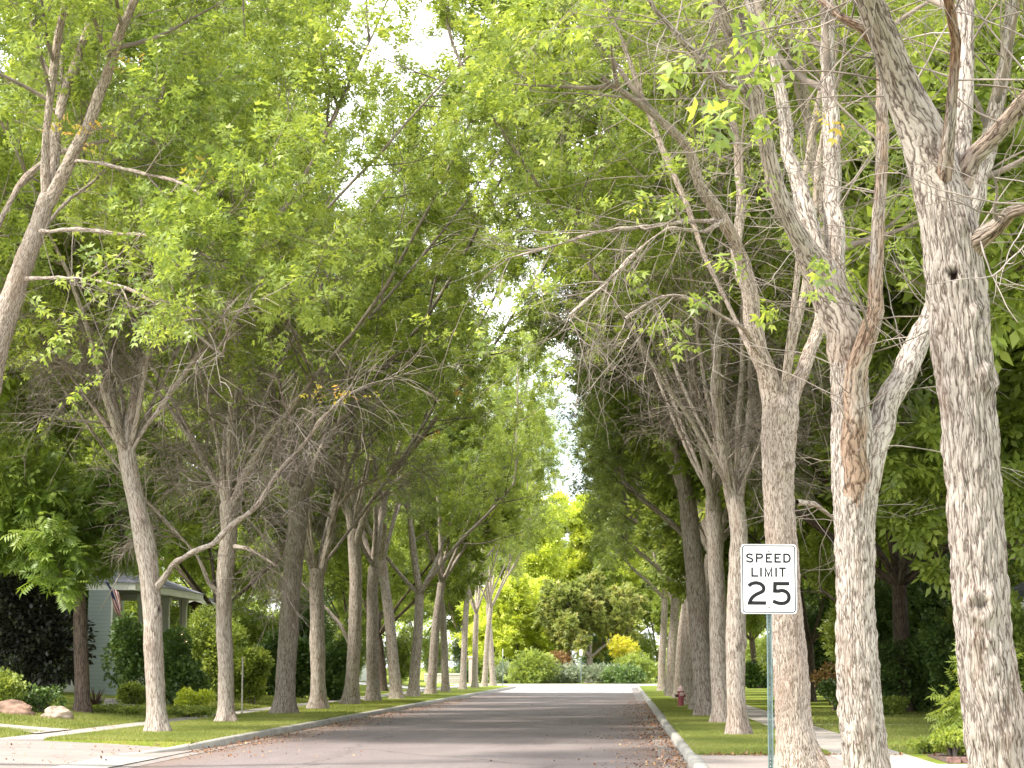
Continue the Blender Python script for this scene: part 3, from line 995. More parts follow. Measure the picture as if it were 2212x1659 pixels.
R3 = traced('street_tree', 30.6, (1730, 0), 'tree directly behind the speed sign with a leaning trunk forked above the sign', GR, M['bark_near3'],
    [(1724, 1650, 88), (1714, 1560, 76), (1708, 1450, 73), (1698, 1320, 71), (1688, 1180, 68), (1682, 1060, 66), (1682, 960, 74), (1686, 890, 82)],
    [[(1676, 920, 0, 58), (1662, 840, 0, 48), (1642, 760, -0.1, 40), (1626, 690, -0.2, 37), (1614, 610, -0.3, 31), (1592, 535, -0.5, 28), (1556, 465, -0.8, 26), (1512, 400, -1.1, 22), (1490, 325, -1.4, 19), (1440, 272, -1.7, 16), (1380, 222, -2.0, 12), (1300, 170, -2.4, 8)],
     [(1698, 910, 0, 46), (1720, 830, 0.2, 34), (1750, 760, 0.5, 28), (1775, 660, 0.8, 25), (1782, 520, 1.2, 22), (1770, 380, 1.5, 20)],
     [(1620, 640, -0.2, 22), (1590, 560, 0.6, 20), (1600, 440, 1.2, 19), (1590, 300, 1.6, 17), (1560, 180, 2, 15)],
     [(1640, 770, -0.1, 15), (1610, 715, -0.6, 12), (1570, 690, -1.2, 10), (1500, 650, -2.0, 8), (1430, 640, -2.6, 6), (1350, 690, -3.2, 4)],
     [(1720, 1085, 0, 14), (1762, 1090, 0.5, 11), (1800, 1120, 0.9, 7), (1830, 1140, 1.1, 4)],
     [(1560, 480, -0.7, 12), (1490, 478, -1.4, 9), (1400, 490, -2.2, 8), (1300, 500, -3.0, 6), (1200, 530, -3.8, 4.5), (1090, 560, -4.6, 3)],
     [(1565, 475, -0.8, 10), (1520, 500, -1.6, 8), (1440, 495, -2.6, 7), (1360, 560, -3.4, 6), (1300, 620, -4.0, 4), (1230, 680, -4.6, 3)]],
    37, 9.3, 18.5, 6.2, -1.2, n_auto=3, auto_r=0.075, auto_el=(1.1, 1.35), n2=12, S2=2.6, lsize=0.205, step=0.05, flare=1.35, sides=60, knots=[(1700, 1010, 14, 'knot')])

R4 = traced('street_tree', 47.3, (1598, 0), 'tree just left of the speed sign with a rough brown furrowed foot', GR, M['bark_far'],
    [(1596, 1580, 45), (1590, 1500, 42), (1589, 1380, 42), (1593, 1260, 40), (1596, 1160, 36), (1590, 1080, 34)],
    [[(1592, 1150, 0, 24), (1575, 1080, 0, 20), (1560, 980, -0.5, 18), (1545, 850, -1, 16)],
     [(1590, 1100, 0, 24), (1610, 980, 0.6, 20), (1625, 850, 1.2, 18)]],
    41, 8.8, 21.5, 8.2, -2.8, leafmat='ash', n_auto=9, n2=15, auto_r=0.105, auto_el=(0.88, 1.25), knots=[(1600, 1390, 12, 'knot')], flare=1.25)
R5 = traced('street_tree', 57, (1562, 0), 'smooth greyish trunk second left of the speed sign standing close to its neighbour', GR, M['bark_far'],
    [(1560, 1560, 40), (1554, 1450, 38), (1550, 1300, 36), (1546, 1180, 34), (1540, 1080, 32)],
    [[(1542, 1120, 0, 20), (1525, 1000, -0.6, 18), (1500, 880, -1.4, 15)]],
    43, 9.4, 23.5, 8.2, -2.9, leafmat='ash', n_auto=9, n2=15, auto_r=0.105, auto_el=(0.88, 1.25), flare=1.25)
R6 = traced('street_tree', 65, (1526, 0), 'deeply furrowed brown trunk leaning left behind the fire hydrant', GR, M['bark_far'],
    [(1526, 1545, 48), (1517, 1440, 44), (1506, 1300, 42), (1496, 1180, 40), (1484, 1080, 36), (1474, 1020, 32)],
    [[(1484, 1090, 0, 24), (1462, 980, -0.6, 18), (1430, 860, -1.4, 14)]],
    47, 5.6, 22.5, 4.4, -0.1, leafmat='ash_deep', n_auto=5, n2=14, flare=1.3)

L0 = traced('street_tree', 34, (-109, 0), 'leaning tree entering at the left edge whose trunk slants up to the right', GL, M['bark_near3'],
    [(-112, 1641, 84), (-100, 1450, 66), (-80, 1200, 62), (-50, 980, 58), (-18, 800, 55), (8, 700, 52), (45, 590, 47), (78, 500, 42), (100, 430, 38)],
    [[(96, 450, 0, 34), (150, 350, -0.1, 28), (192, 270, -0.2, 26), (228, 170, -0.4, 23), (252, 90, -0.6, 21), (290, 0, -0.8, 18), (320, -100, -1, 18)],
     [(98, 440, 0, 34), (115, 350, 0.3, 28), (126, 260, 0.5, 24), (158, 150, 0.8, 20), (196, 40, 1.2, 17), (210, -60, 1.5, 14)],
     [(10, 700, 0, 18), (-30, 560, 0.5, 14), (20, 440, 0.8, 12), (60, 380, 1, 14), (130, 330, 1.3, 11), (250, 300, 1.6, 8)],
     [(78, 500, 0, 13), (110, 500, -0.3, 10), (165, 495, -0.5, 8), (240, 503, -0.9, 7), (320, 510, -1.3, 8), (420, 540, -1.8, 6), (520, 600, -2.2, 4)],
     [(150, 350, 0, 12), (200, 350, -0.5, 8), (290, 370, -1, 7), (400, 400, -1.6, 6), (490, 470, -2.2, 4)],
     [(40, 605, 0, 10), (110, 600, -0.5, 7), (200, 605, -1.2, 6), (290, 630, -1.8, 5), (400, 700, -2.4, 4), (480, 770, -3, 3)],
     [(80, 510, 0.3, 12), (140, 440, 0.8, 10), (190, 400, 1.2, 8), (260, 340, 1.8, 9)]],
    53, 6.6, 16.5, 6.5, 2.0, n_auto=2, auto_r=0.12, n2=11, S2=2.6, lsize=0.205, step=0.06, flare=1.3, sides=40, leafy=0.85)

L1 = traced('street_tree', 48.8, (341, 0), 'forked tree beside the flag with a long pale limb reaching out over the road', GL, M['bark_far'],
    [(340, 1578, 46), (336, 1500, 42), (331, 1380, 41), (326, 1270, 42), (314, 1180, 44), (298, 1100, 42), (284, 1040, 38), (274, 985, 40)],
    [[(270, 1000, 0, 22), (252, 930, -0.2, 18), (232, 860, -0.3, 15), (214, 780, -0.4, 13), (205, 680, -0.5, 10)],
     [(276, 990, 0, 30), (282, 900, 0, 26), (300, 810, 0, 24), (325, 765, -0.2, 22), (360, 715, -0.4, 19), (400, 680, -0.6, 16), (450, 640, -0.9, 14), (500, 590, -1.2, 11)],
     [(400, 690, -0.6, 13), (460, 685, -1.2, 11), (540, 660, -1.8, 9), (620, 620, -2.4, 6)],
     [(292, 830, 0.2, 20), (300, 760, 0.4, 17), (308, 660, 0.6, 15), (330, 540, 0.8, 13), (340, 400, 1, 10)],
     [(340, 1268, -0.1, 17), (362, 1236, -0.4, 14), (385, 1212, -0.8, 13), (420, 1190, -1.2, 12), (455, 1178, -1.6, 12), (505, 1132, -2.0, 11), (555, 1092, -2.6, 11), (598, 1024, -3.2, 9), (650, 966, -3.8, 8), (700, 900, -4.4, 6.5), (745, 856, -5, 4)]],
    59, 9.2, 20.5, 8.8, 2.5, n_auto=8, n2=15, flare=1.45, knots=[(346, 1318, 8, 'hole'), (330, 1395, 9, 'knot'), (315, 1128, 9, 'knot')])
L2 = traced('street_tree', 57.7, (489, 0), 'slender whitish trunk second from the left in the roadside row', GL, M['bark_far'],
    [(488, 1553, 36), (487, 1450, 34), (483, 1320, 33), (487, 1220, 36), (494, 1150, 38), (494, 1095, 38)],
    [[(500, 1110, 0, 20), (522, 1040, -0.3, 17), (566, 965, -0.8, 14), (630, 880, -1.5, 12), (690, 800, -2.2, 9)],
     [(488, 1110, 0, 22), (484, 1000, 0, 18), (500, 880, 0.2, 16), (512, 760, 0.4, 13)],
     [(478, 1290, 0, 14), (450, 1255, -0.2, 10), (425, 1200, -0.4, 8), (380, 1150, -0.6, 6)],
     [(500, 1180, 0, 12), (545, 1190, -0.6, 8), (600, 1225, -1.2, 6)]],
    61, 10.0, 23, 8.6, 2.3, n_auto=8, n2=15, flare=1.5)
L3 = traced('street_tree', 67.4, (613, 0), 'stout grey trunk third in the left row with a broad flared foot', GL, M['bark_far'],
    [(613, 1538, 44), (618, 1450, 43), (624, 1330, 42), (634, 1220, 41), (643, 1130, 42), (646, 1070, 46)],
    [[(640, 1090, 0, 24), (626, 1020, 0.2, 18), (606, 950, 0.4, 14), (590, 850, 0.6, 11)],
     [(652, 1085, 0, 28), (684, 1000, -0.5, 20), (730, 920, -1, 17), (790, 840, -1.8, 13), (850, 770, -2.6, 9)]],
    67, 10.4, 25, 8.4, 2.2, n_auto=7, n2=16, flare=1.5)
L4 = traced('street_tree', 75.2, (689, 0), 'pale trunk fourth in the left row splitting into a narrow vee', GL, M['bark_far'],
    [(688, 1526, 33), (686, 1420, 32), (684, 1300, 31), (684, 1240, 33)],
    [[(690, 1255, 0, 18), (712, 1160, 0, 15), (724, 1090, 0, 13), (736, 1010, -0.3, 12), (770, 880, -0.8, 10)],
     [(678, 1250, 0, 16), (664, 1170, 0.1, 12), (655, 1080, 0.3, 11), (640, 980, 0.5, 9)],
     [(720, 1110, 0, 9), (760, 1060, -0.7, 8), (820, 1030, -1.5, 7), (880, 980, -2.2, 5)]],
    71, 9.6, 26, 7.4, 1.2, n_auto=7, n2=16, flare=1.35)
L5 = traced('street_tree', 84.2, (757, 0), 'brownish trunk fifth in the left row in front of the dark hedge end', GL, M['bark_far'],
    [(758, 1516, 33), (763, 1420, 29), (768, 1300, 28), (768, 1220, 27), (762, 1150, 24)],
    [[(766, 1180, 0, 18), (752, 1100, 0, 14), (745, 1000, 0, 12)], [(768, 1180, 0, 18), (790, 1110, -0.5, 14), (830, 1040, -1, 11)],
     [(758, 1400, 0, 11), (735, 1350, 0, 8), (700, 1310, 0.2, 6)]],
    73, 8.4, 23.5, 6.4, 0.4, n_auto=4, n2=15, flare=1.35)


# ------------------------------------------------------------------ generic street trees: four grown once, then copied
def generic(seed, fork_h, r0, bare_h, top, rmax, leafmat, bark, label, group, loc, n_auto=5, name='street_tree', lsize=0.215, tmpl=None, n2=13, S2=3.0,
            side=0.0, elev=(0.85, 1.25), twigmat=None, rz=0, flare=1.4, dense=1.0, tintadd=0.0, cat='tree'):
    root = thing(name, loc, label, cat, group, rz)
    t = Tree(seed, bare_h, top, rmax, (side, 0), 1.0, dense)
    lean = Vector((t.r.uniform(-0.05, 0.05), t.r.uniform(-0.05, 0.05), 1))
    pts = grow(Vector((0, 0, -0.12)), lean, fork_h + 0.12, max(6, int(fork_h / 0.35)), 0.035, Vector((0, 0, 0.05)), t.r)
    n = len(pts)
    rad = [r0 * (1 - 0.22 * i / (n - 1)) * (1 + (flare - 1) * max(0, 1 - pts[i].z / 0.7) ** 2) for i in range(n)]
    t.limbs.append((pts, rad, 16))
    t.auto_limbs(pts[-1], n_auto, rad[-1], top, rmax, az0=t.r.uniform(0, 6), elev=elev, n2=n2, S2=S2)
    t.build(root, bark, M[leafmat], lsize, tmpl, twigmat, tintadd=tintadd)
    return root


def sx(X, Y):
    return Vector((X, Y, gz(X, Y)))


def scol(x, Y):
    p = P(x, 1440, Y)
    return Vector((p.x, Y, KZ))


left_far = [
    (806, 91.7, 'sixth trunk in the left row, forking low into two dark limbs', 0),
    (857, 101, 'seventh trunk in the left row, pinkish and straight', 1),
    (893, 109, 'eighth trunk in the left row, darker than the ones beside it', 2),
    (930, 119, 'ninth trunk in the left row, greyish with a knobbly middle', 3),
    (963, 129, 'tenth trunk in the left row, slim and brown before the iron fence', 0),
    (1000, 143, 'eleventh trunk in the left row, tall beside the pink brick pillar', 1),
    (1026, 155, 'twelfth trunk in the left row, white mottled bark and a vee fork', 2),
    (1046, 162, 'thirteenth trunk in the left row, thin and pale', 3),
    (1065, 169.5, 'last thin trunk at the far end of the left row', 1)]
right_far = [
    (74, 'grey trunk squeezed behind the leaning furrowed one on the right verge', 1),
    (83, 'trunk directly behind the fire hydrant', 2),
    (92, 'trunk showing just left of the fire hydrant', 3),
    (101, 'brown trunk fourth from the far end of the right row', 0),
    (111, 'trunk third from the far end of the right row, flared at the grass', 1),
    (122, 'pale trunk second from the far end of the right row', 2),
    (135, 'farthest trunk of the right row with a bare whitish stub', 3)]
protos = []
specs = [(101, 5.6, 0.29, 7.9, 21.5, 6.3), (102, 6.4, 0.28, 8.0, 20.5, 6.2), (103, 5.0, 0.28, 6.8, 19.5, 6.3), (104, 6.0, 0.27, 7.4, 20.0, 6.2)]
for i in range(4):
    x, Y, lab, g = left_far[i]
    sd, fh, r0, bh, tp, rm = specs[i]
    protos.append(generic(sd, fh, r0, bh, tp, rm, 'ash_deep' if i == 1 else 'ash', M['bark_far'], lab, GL, scol(x, Y), n2=13))
rp = random.Random(5)
rproto = []
for i, (sd, fh, bh, tp) in enumerate([(111, 5.2, 5.6, 19.0), (112, 6.0, 5.0, 18.5)]):
    Y, lab, g = right_far[i]
    rproto.append(generic(sd, fh, 0.27, bh, tp, 3.9, 'ash_deep', M['bark_far'], lab, GR, Vector((2.5, Y, KZ)), n2=17, S2=2.3, n_auto=7, side=0.8))
for x, Y, lab, g in left_far[4:]:
    copy_tree(protos[g], scol(x, Y), rp.uniform(0, 6.28), (0.80, 0.80, rp.uniform(0.9, 1.03)), lab)
for Y, lab, g in right_far[2:]:
    r = copy_tree(rproto[g % 2], Vector((2.5 + rp.uniform(-0.12, 0.12), Y, KZ)), rp.uniform(-0.4, 0.4), (rp.uniform(0.9, 1.0),) * 2 + (rp.uniform(0.9, 1.02),), lab)
    r['group'] = GR


# ------------------------------------------------------------------ yard trees (behind the two rows)
GY = 'broad trees in the front yards'
yard0 = generic(201, 3.2, 0.24, 2.6, 17.0, 6.5, 'yard', M['bark_dark'], 'dark trunked garden tree behind the hedge in the left yards', GY, scol(828, 125), n_auto=6, name='yard_tree', lsize=0.40,
                tmpl=T_ASH3, n2=15, S2=3.2, elev=(0.45, 1.2), twigmat=M['twig'])
yard1 = generic(202, 2.4, 0.17, 2.0, 15.0, 6.5, 'yard', M['bark_dark'], 'dark slim forked trunk on the right lawn between the sign tree and its neighbour', GY, scol(1752, 93), n_auto=6, name='yard_tree', lsize=0.40,
                tmpl=T_ASH3, n2=15, S2=3.2, elev=(0.4, 1.2), twigmat=M['twig'])
for i, (X, Y, s, lab) in enumerate([
    (-21.5, 62, 1.0, 'tall green yard tree at the left edge behind the leaning trunk'),
    (-24, 84, 1.15, 'leafy tree rising behind the porch roof'),
    (-19.5, 104, 1.05, 'bright green tree behind the second and third left trunks'),
    (-23, 128, 1.15, 'tree filling the gap behind the fourth left trunk'),
    (-33, 70, 1.2, 'large tree far left behind the plum leaved bush'),
    (-31, 105, 1.25, 'large tree behind the house on the left'),
    (-38, 140, 1.3, 'distant tree crown on the left behind the white house'),
    (11.5, 52, 1.0, 'dense green tree right of the forked trunk on the right lawn'),
    (14.5, 66, 1.1, 'dense tree showing between the two right hand trunks'),
    (9.5, 82, 1.0, 'shaded tree over the undergrowth bushes on the right lawn'),
    (18, 88, 1.2, 'tall backing tree at the far right side'),
    (10.5, 112, 1.1, 'tree behind the speed sign post in the distance'),
    (16, 130, 1.2, 'distant tree right of the right row'),
    (24, 60, 1.2, 'tree crown beyond the thick right hand trunk'),
    (9, 150, 1.0, 'farthest green tree on the right side of the street'),
    (-18, 146, 0.95, 'sunlit tree left of the white house wall'),
    (12.5, 44, 1.35, 'tall tree crown beyond the right edge trunk'), (13.5, 58, 1.45, 'tallest dense tree behind the thick right hand trunk'), (8.8, 70, 1.25, 'tall tree between the speed sign tree and the four limbed tree')]):
    copy_tree((yard0, yard1)[i % 2], sx(X, Y), i * 1.3, s, lab)

# drooping, feathery-leaved tree at the left
def droop_tree():
    loc = at_ground(181, 60)
    root = thing('drooping_leaf_tree', loc, 'tree at the left with long drooping feathery leaves above the plum leaved bush', 'tree')
    r = random.Random(31)
    rng = np.random.default_rng(31)
    limbs = []
    tp = grow(Vector((0, 0, -0.1)), Vector((-0.06, 0, 1)), 4.7, 10, 0.03, Vector((0, 0, 0)), r)
    limbs.append((tp, [0.22 * (1 + 0.35 * max(0, 1 - p.z / 0.5) ** 2) - 0.006 * i for i, p in enumerate(tp)], 16))
    pos, dr, tt = [], [], []
    for k in range(22):
        az = k * 2.4
        el = r.uniform(0.15, 1.3)
        L = r.uniform(1.9, 3.5) * (0.95 if math.cos(az) > 0.2 else 1.15)
        d = Vector((math.cos(az) * math.cos(el), math.sin(az) * math.cos(el), math.sin(el)))
        q = grow(tp[-1] - Vector((0, 0, r.uniform(0, 0.7))), d, L, 7, 0.1, Vector((0, 0, -0.12)), r)
        limbs.append((q, [0.075 - 0.008 * j for j in range(8)], 6))
        for _ in range(30):
            p, dd, _i = poly_at(q, r.uniform(0.3, 1))
            e = grow(p, off_axis(dd, r.uniform(0.5, 1.3), r), r.uniform(0.4, 1.1), 3, 0.2, Vector((0, 0, -0.2)), r)
            limbs.append((e, [0.012, 0.010, 0.008, 0.006], 3))
            tint = 0.45 + 0.4 * mnoise.noise(p * 0.9)
            for _m in range(11):
                a, b, _i = poly_at(e, r.uniform(0.2, 1))
                pos.append(tuple(a)); dr.append((b.x * 0.8 + (a.x) * 0.12, b.y * 0.8 + a.y * 0.12, -0.35)); tt.append(tint)
    V, Q, B = tubes(limbs)
    mesh_np('trunk', V, Q, M['bark_dark'], root, {'bark_co': B, 'knot': np.zeros(len(V))}, smooth=True)
    leaves('crown', pos, dr, 0.52, M['droop'], root, T_DROOP, rng, flat=0.7, tint=np.array(tt), droop=0.3)


droop_tree()


# ------------------------------------------------------------------ shrubs
def shrub(name, loc, rx, ry, h, mat, n, size, label, cat='bush', group=None, tmpl=T_SIMPLE, seed=1, lumps=9, z0=0.0, stems=8, droop=0.0, flat=0.5, stemmat=None, lay=0.0, wild=1.08):
    root = thing(name, loc, label, cat, group)
    r = random.Random(seed)
    rng = np.random.default_rng(seed)
    cs = []
    for _ in range(lumps):
        a = r.uniform(0, 6.28)
        q = math.sqrt(r.random()) * 0.62
        zz = r.uniform(0.22, 0.78)
        cs.append((rx * q * math.cos(a), ry * q * math.sin(a), z0 + (h - z0) * zz, rx * r.uniform(0.32, 0.5), ry * r.uniform(0.32, 0.5), (h - z0) * r.uniform(0.18, 0.3)))
    idx = rng.integers(0, lumps, n)
    cc = np.array(cs)[idx]
    u = rng.normal(0, 1, (n, 3))
    u /= np.linalg.norm(u, axis=1, keepdims=True)
    rad = rng.uniform(0.45, wild, n)[:, None] ** 0.6
    pos = cc[:, :3] + u * cc[:, 3:] * rad
    pos[:, 2] = np.maximum(pos[:, 2], 0.03 + z0 * 0.6)
    tint = 0.42 + 0.25 * np.sin(pos[:, 0] * 5 + seed) * np.sin(pos[:, 2] * 6) + rng.normal(0, 0.07, n)
    if lay:
        pos[:, 2] = np.round(pos[:, 2] / lay) * lay + rng.normal(0, lay * 0.16, n)
        pos[:, 2] = np.maximum(pos[:, 2], 0.03)
    leaves('foliage', pos, u, size, mat, root, tmpl, rng, flat=flat, tint=tint, droop=droop)
    st = []
    for k in range(stems):
        c = cs[k % lumps]
        b = Vector((r.uniform(-0.15, 0.15) * rx, r.uniform(-0.15, 0.15) * ry, -0.05))
        e = Vector((c[0], c[1], c[2] + c[5] * 0.6))
        mid = b.lerp(e, 0.5) + Vector((0, 0, 0.1 * h))
        st.append(([b, b.lerp(mid, 0.5), mid, mid.lerp(e, 0.5), e], [0.03, 0.025, 0.02, 0.012, 0.006], 5))
    V, Q, B = tubes(st)
    mesh_np('stem', V, Q, stemmat or M['twig'], root)
    return root


# left yards
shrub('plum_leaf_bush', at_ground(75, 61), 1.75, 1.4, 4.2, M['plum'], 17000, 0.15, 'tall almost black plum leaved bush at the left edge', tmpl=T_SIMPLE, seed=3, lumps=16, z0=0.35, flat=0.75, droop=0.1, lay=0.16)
shrub('fern_bush', at_ground(12, 57), 0.6, 0.5, 1.0, M['yard'], 900, 0.2, 'olive green leafy plant behind the red rock at the left edge', seed=4, lumps=6, tmpl=T_ASH)
shrub('low_shrub', at_ground(95, 57.5), 0.55, 0.5, 0.75, M['hedge'], 1300, 0.11, 'low dark shrub between the two rocks and the garden tree', seed=5, lumps=6)
GB = 'leafy bushes in front of the porch'
shrub('porch_bush', at_ground(285, 74), 1.0, 0.8, 2.9, M['hedge'], 5000, 0.15, 'dark green bush left of the forked flag side trunk', group=GB, seed=6, lumps=10)
shrub('porch_bush', at_ground(393, 72), 1.1, 0.9, 2.5, M['hedge'], 7000, 0.15, 'dark green bush right of the forked trunk below the porch column', group=GB, seed=7, lumps=10)
shrub('porch_bush', at_ground(452, 76), 0.8, 0.9, 3.3, M['yard'], 5000, 0.15, 'lighter green bush just left of the second slender trunk', group=GB, seed=8, lumps=10)
shrub('porch_bush', at_ground(545, 80), 0.95, 0.9, 2.5, M['yard'], 6000, 0.15, 'light green bush between the second and third left trunks', group=GB, seed=9, lumps=10)
shrub('flower_bush', at_ground(285, 66), 0.55, 0.5, 0.85, M['yard'], 1900, 0.11, 'low green flower bush beside the steps', seed=10, lumps=7)
shrub('flower_bush', at_ground(420, 67), 0.6, 0.5, 0.75, M['lime'], 1500, 0.12, 'low lime green bush under the pale reaching limb', seed=11, lumps=7)
shrub('ground_cover', at_ground(245, 61), 0.9, 0.9, 0.28, M['yard'], 2200, 0.09, 'flat patch of ground cover left of the forked trunk', cat='plant', seed=12, lumps=8)
shrub('ground_cover', at_ground(400, 63.5), 1.0, 0.7, 0.3, M['yard'], 2200, 0.09, 'flat strip of ground cover right of the forked trunk', cat='plant', seed=13, lumps=8)
GH = 'dense dark hedge shrubs on the left'
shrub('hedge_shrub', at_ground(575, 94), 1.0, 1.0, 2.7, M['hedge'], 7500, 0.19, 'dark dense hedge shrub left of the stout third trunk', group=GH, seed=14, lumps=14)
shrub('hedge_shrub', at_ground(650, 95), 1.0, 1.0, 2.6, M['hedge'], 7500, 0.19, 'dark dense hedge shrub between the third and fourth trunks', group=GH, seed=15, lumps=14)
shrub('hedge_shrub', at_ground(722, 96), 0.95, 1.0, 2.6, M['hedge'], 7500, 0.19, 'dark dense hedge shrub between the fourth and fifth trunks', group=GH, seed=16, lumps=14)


def spiky(loc):
    root = thing('spiky_plant', loc, 'dark red spiky leaved plant beside the steps', 'plant')
    r = random.Random(8)
    V, Q, t = [], [], []
    for k in range(60):
        az, el = r.uniform(0, 6.28), r.uniform(0.25, 1.45)
        L, w = r.uniform(0.45, 0.85), 0.028
        d = Vector((math.cos(az) * math.cos(el), math.sin(az) * math.cos(el), math.sin(el)))
        s_ = Vector((-math.sin(az), math.cos(az), 0)) * w
        p1, p2 = d * L * 0.5, d * L - Vector((0, 0, 0.12 * L))
        o = len(V)
        V += [-s_ * 0.6, s_ * 0.6, p1 + s_, p1 - s_, p2 + s_ * 0.1, p2 - s_ * 0.1]
        Q += [(o, o + 1, o + 2, o + 3), (o + 3, o + 2, o + 4, o + 5)]
        t += [r.random()] * 6
    mesh_np('foliage', [tuple(v) for v in V], Q, M['spike'], root, {'tint': t})


spiky(at_ground(208, 63))

# right yard
shrub('feather_leaf_sumac', at_ground(2100, 39), 0.62, 0.6, 2.2, M['ash'], 620, 0.36, 'bright yellow green feathery sumac left of the thick right trunk', cat='shrub', tmpl=T_DROOP, seed=20, lumps=9, droop=0.5, flat=0.6)
GU = 'shaded undergrowth bushes on the right lawn'
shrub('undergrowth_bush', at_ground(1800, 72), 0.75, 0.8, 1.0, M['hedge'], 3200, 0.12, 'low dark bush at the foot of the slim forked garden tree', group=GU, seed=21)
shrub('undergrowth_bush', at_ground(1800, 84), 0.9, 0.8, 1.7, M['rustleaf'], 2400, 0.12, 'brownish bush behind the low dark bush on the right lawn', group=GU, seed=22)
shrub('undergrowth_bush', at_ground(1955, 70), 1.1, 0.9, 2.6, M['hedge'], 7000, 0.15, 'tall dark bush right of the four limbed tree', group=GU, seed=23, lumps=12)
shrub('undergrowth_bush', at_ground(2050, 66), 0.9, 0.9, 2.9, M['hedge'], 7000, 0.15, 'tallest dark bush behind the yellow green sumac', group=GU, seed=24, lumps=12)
shrub('undergrowth_bush', at_ground(2228, 52), 1.0, 0.9, 3.4, M['yard'], 8000, 0.15, 'green bush beyond the right edge trunk', group=GU, seed=25, lumps=10)
shrub('undergrowth_bush', at_ground(1915, 66), 0.7, 0.6, 0.6, M['yard'], 2300, 0.11, 'low green border bush right of the four limbed tree', group=GU, seed=26)
shrub('border_plant', at_ground(2055, 36.2), 0.55, 0.45, 0.42, M['ash'], 1500, 0.09, 'low olive green plant in the brick edged bed', cat='plant', seed=27)
shrub('border_plant', at_ground(2000, 37.4), 0.45, 0.4, 0.26, M['yard'], 900, 0.08, 'smaller low plant at the left end of the brick edged bed', cat='plant', seed=28)
shrub('round_bush', at_ground(1640, 150), 1.1, 1.0, 1.9, M['hedge'], 2600, 0.28, 'dark round bush far off between the sign post and the row', seed=29)
shrub('round_bush', at_ground(1672, 156), 1.2, 1.0, 2.1, M['sage'], 2600, 0.28, 'pale grey green bush far off just left of the sign post', seed=30)

GG = 'large screening shrubs in the yards'
big0 = shrub('tall_shrub', at_ground(560, 101), 1.9, 1.6, 4.4, M['yard'], 9000, 0.2, 'large light green shrub filling the gap between the second and third left trunks', group=GG, seed=61, lumps=18, tmpl=T_ASH3)
big1 = shrub('tall_shrub', at_ground(1960, 80), 2.2, 1.8, 5.0, M['hedge'], 11000, 0.24, 'large dark shrub closing the view between the two thick right trunks', group=GG, seed=62, lumps=20, tmpl=T_ASH3)
for k, (x, Y, sc_, lab) in enumerate([
    (470, 96, 0.85, 'leafy shrub just behind the lighter porch bush'), (660, 112, 1.0, 'green shrub behind the hedge between the third and fourth trunks'),
    (735, 120, 0.95, 'green shrub behind the right end of the hedge'), (30, 74, 1.1, 'dark green shrub behind the plum leaved bush'),
    (330, 100, 1.1, 'shrub above the porch behind the forked trunk'), (110, 84, 1.2, 'shrub behind the drooping tree at the left'),
    (1800, 96, 1.0, 'shaded shrub just right of the slim forked garden tree'), (1880, 90, 1.1, 'dark shrub hidden behind the four limbed tree'),
    (2060, 78, 1.1, 'dark shrub above the yellow green sumac'), (2150, 74, 1.1, 'shrub behind the thick right hand trunk'),
    (2240, 76, 1.2, 'shrub at the far right picture edge'), (1700, 120, 0.8, 'shrub in the distance behind the speed sign tree'),
    (1740, 140, 1.0, 'farthest tall shrub on the right lawns'), (1120, 212, 1.0, 'tall shrub behind the far garden left of the far sign'),
    (1215, 216, 1.05, 'tall shrub behind the far white sign'), (1300, 213, 1.0, 'tall shrub right of the maple trunk'), (1385, 215, 1.1, 'tall shrub behind the end of the right kerb'),
    (1030, 218, 1.1, 'tall shrub behind the pink brick pillar'), (940, 214, 1.0, 'tall shrub at the left end of the iron fence'), (1640, 175, 1.0, 'tall shrub behind the far round bushes'), (860, 150, 0.9, 'distant shrub behind the seventh left trunk')]):
    copy_tree((big0, big1)[(k + (x > 1500)) % 2], at_ground(x, Y), k * 1.7, sc_, lab)


def woodland():
    rng = np.random.default_rng(404)
    cl = []
    for k in range(420):
        sgn = rng.random()
        if sgn < 0.36:
            X, Y = rng.uniform(-75, -40), rng.uniform(50, 260)
        elif sgn < 0.72:
            X, Y = rng.uniform(30, 75), rng.uniform(50, 260)
        else:
            X, Y = rng.uniform(-80, 80), rng.uniform(250, 285)
        cl.append((X, Y, rng.uniform(1.2, 9.5), rng.uniform(2.4, 4.2), rng.uniform(1.8, 3.0)))
    cl = np.array(cl)
    n = 95000
    c = cl[rng.integers(0, len(cl), n)]
    u = rng.normal(0, 1, (n, 3))
    u /= np.linalg.norm(u, axis=1, keepdims=True)
    p = c[:, :3] + u * c[:, [3, 3, 4]] * rng.uniform(0.6, 1.05, n)[:, None]
    p[:, 2] = np.maximum(p[:, 2], 0.1)
    o = leaves('distant_trees', p, u, 0.85, M['yard'], None, T_ASH3, rng, tint=0.4 + 0.25 * np.sin(c[:, 0]) + rng.normal(0, 0.08, n))
    tag(o, 'far off belt of green trees behind the yards', 'trees', kind='stuff')


woodland()

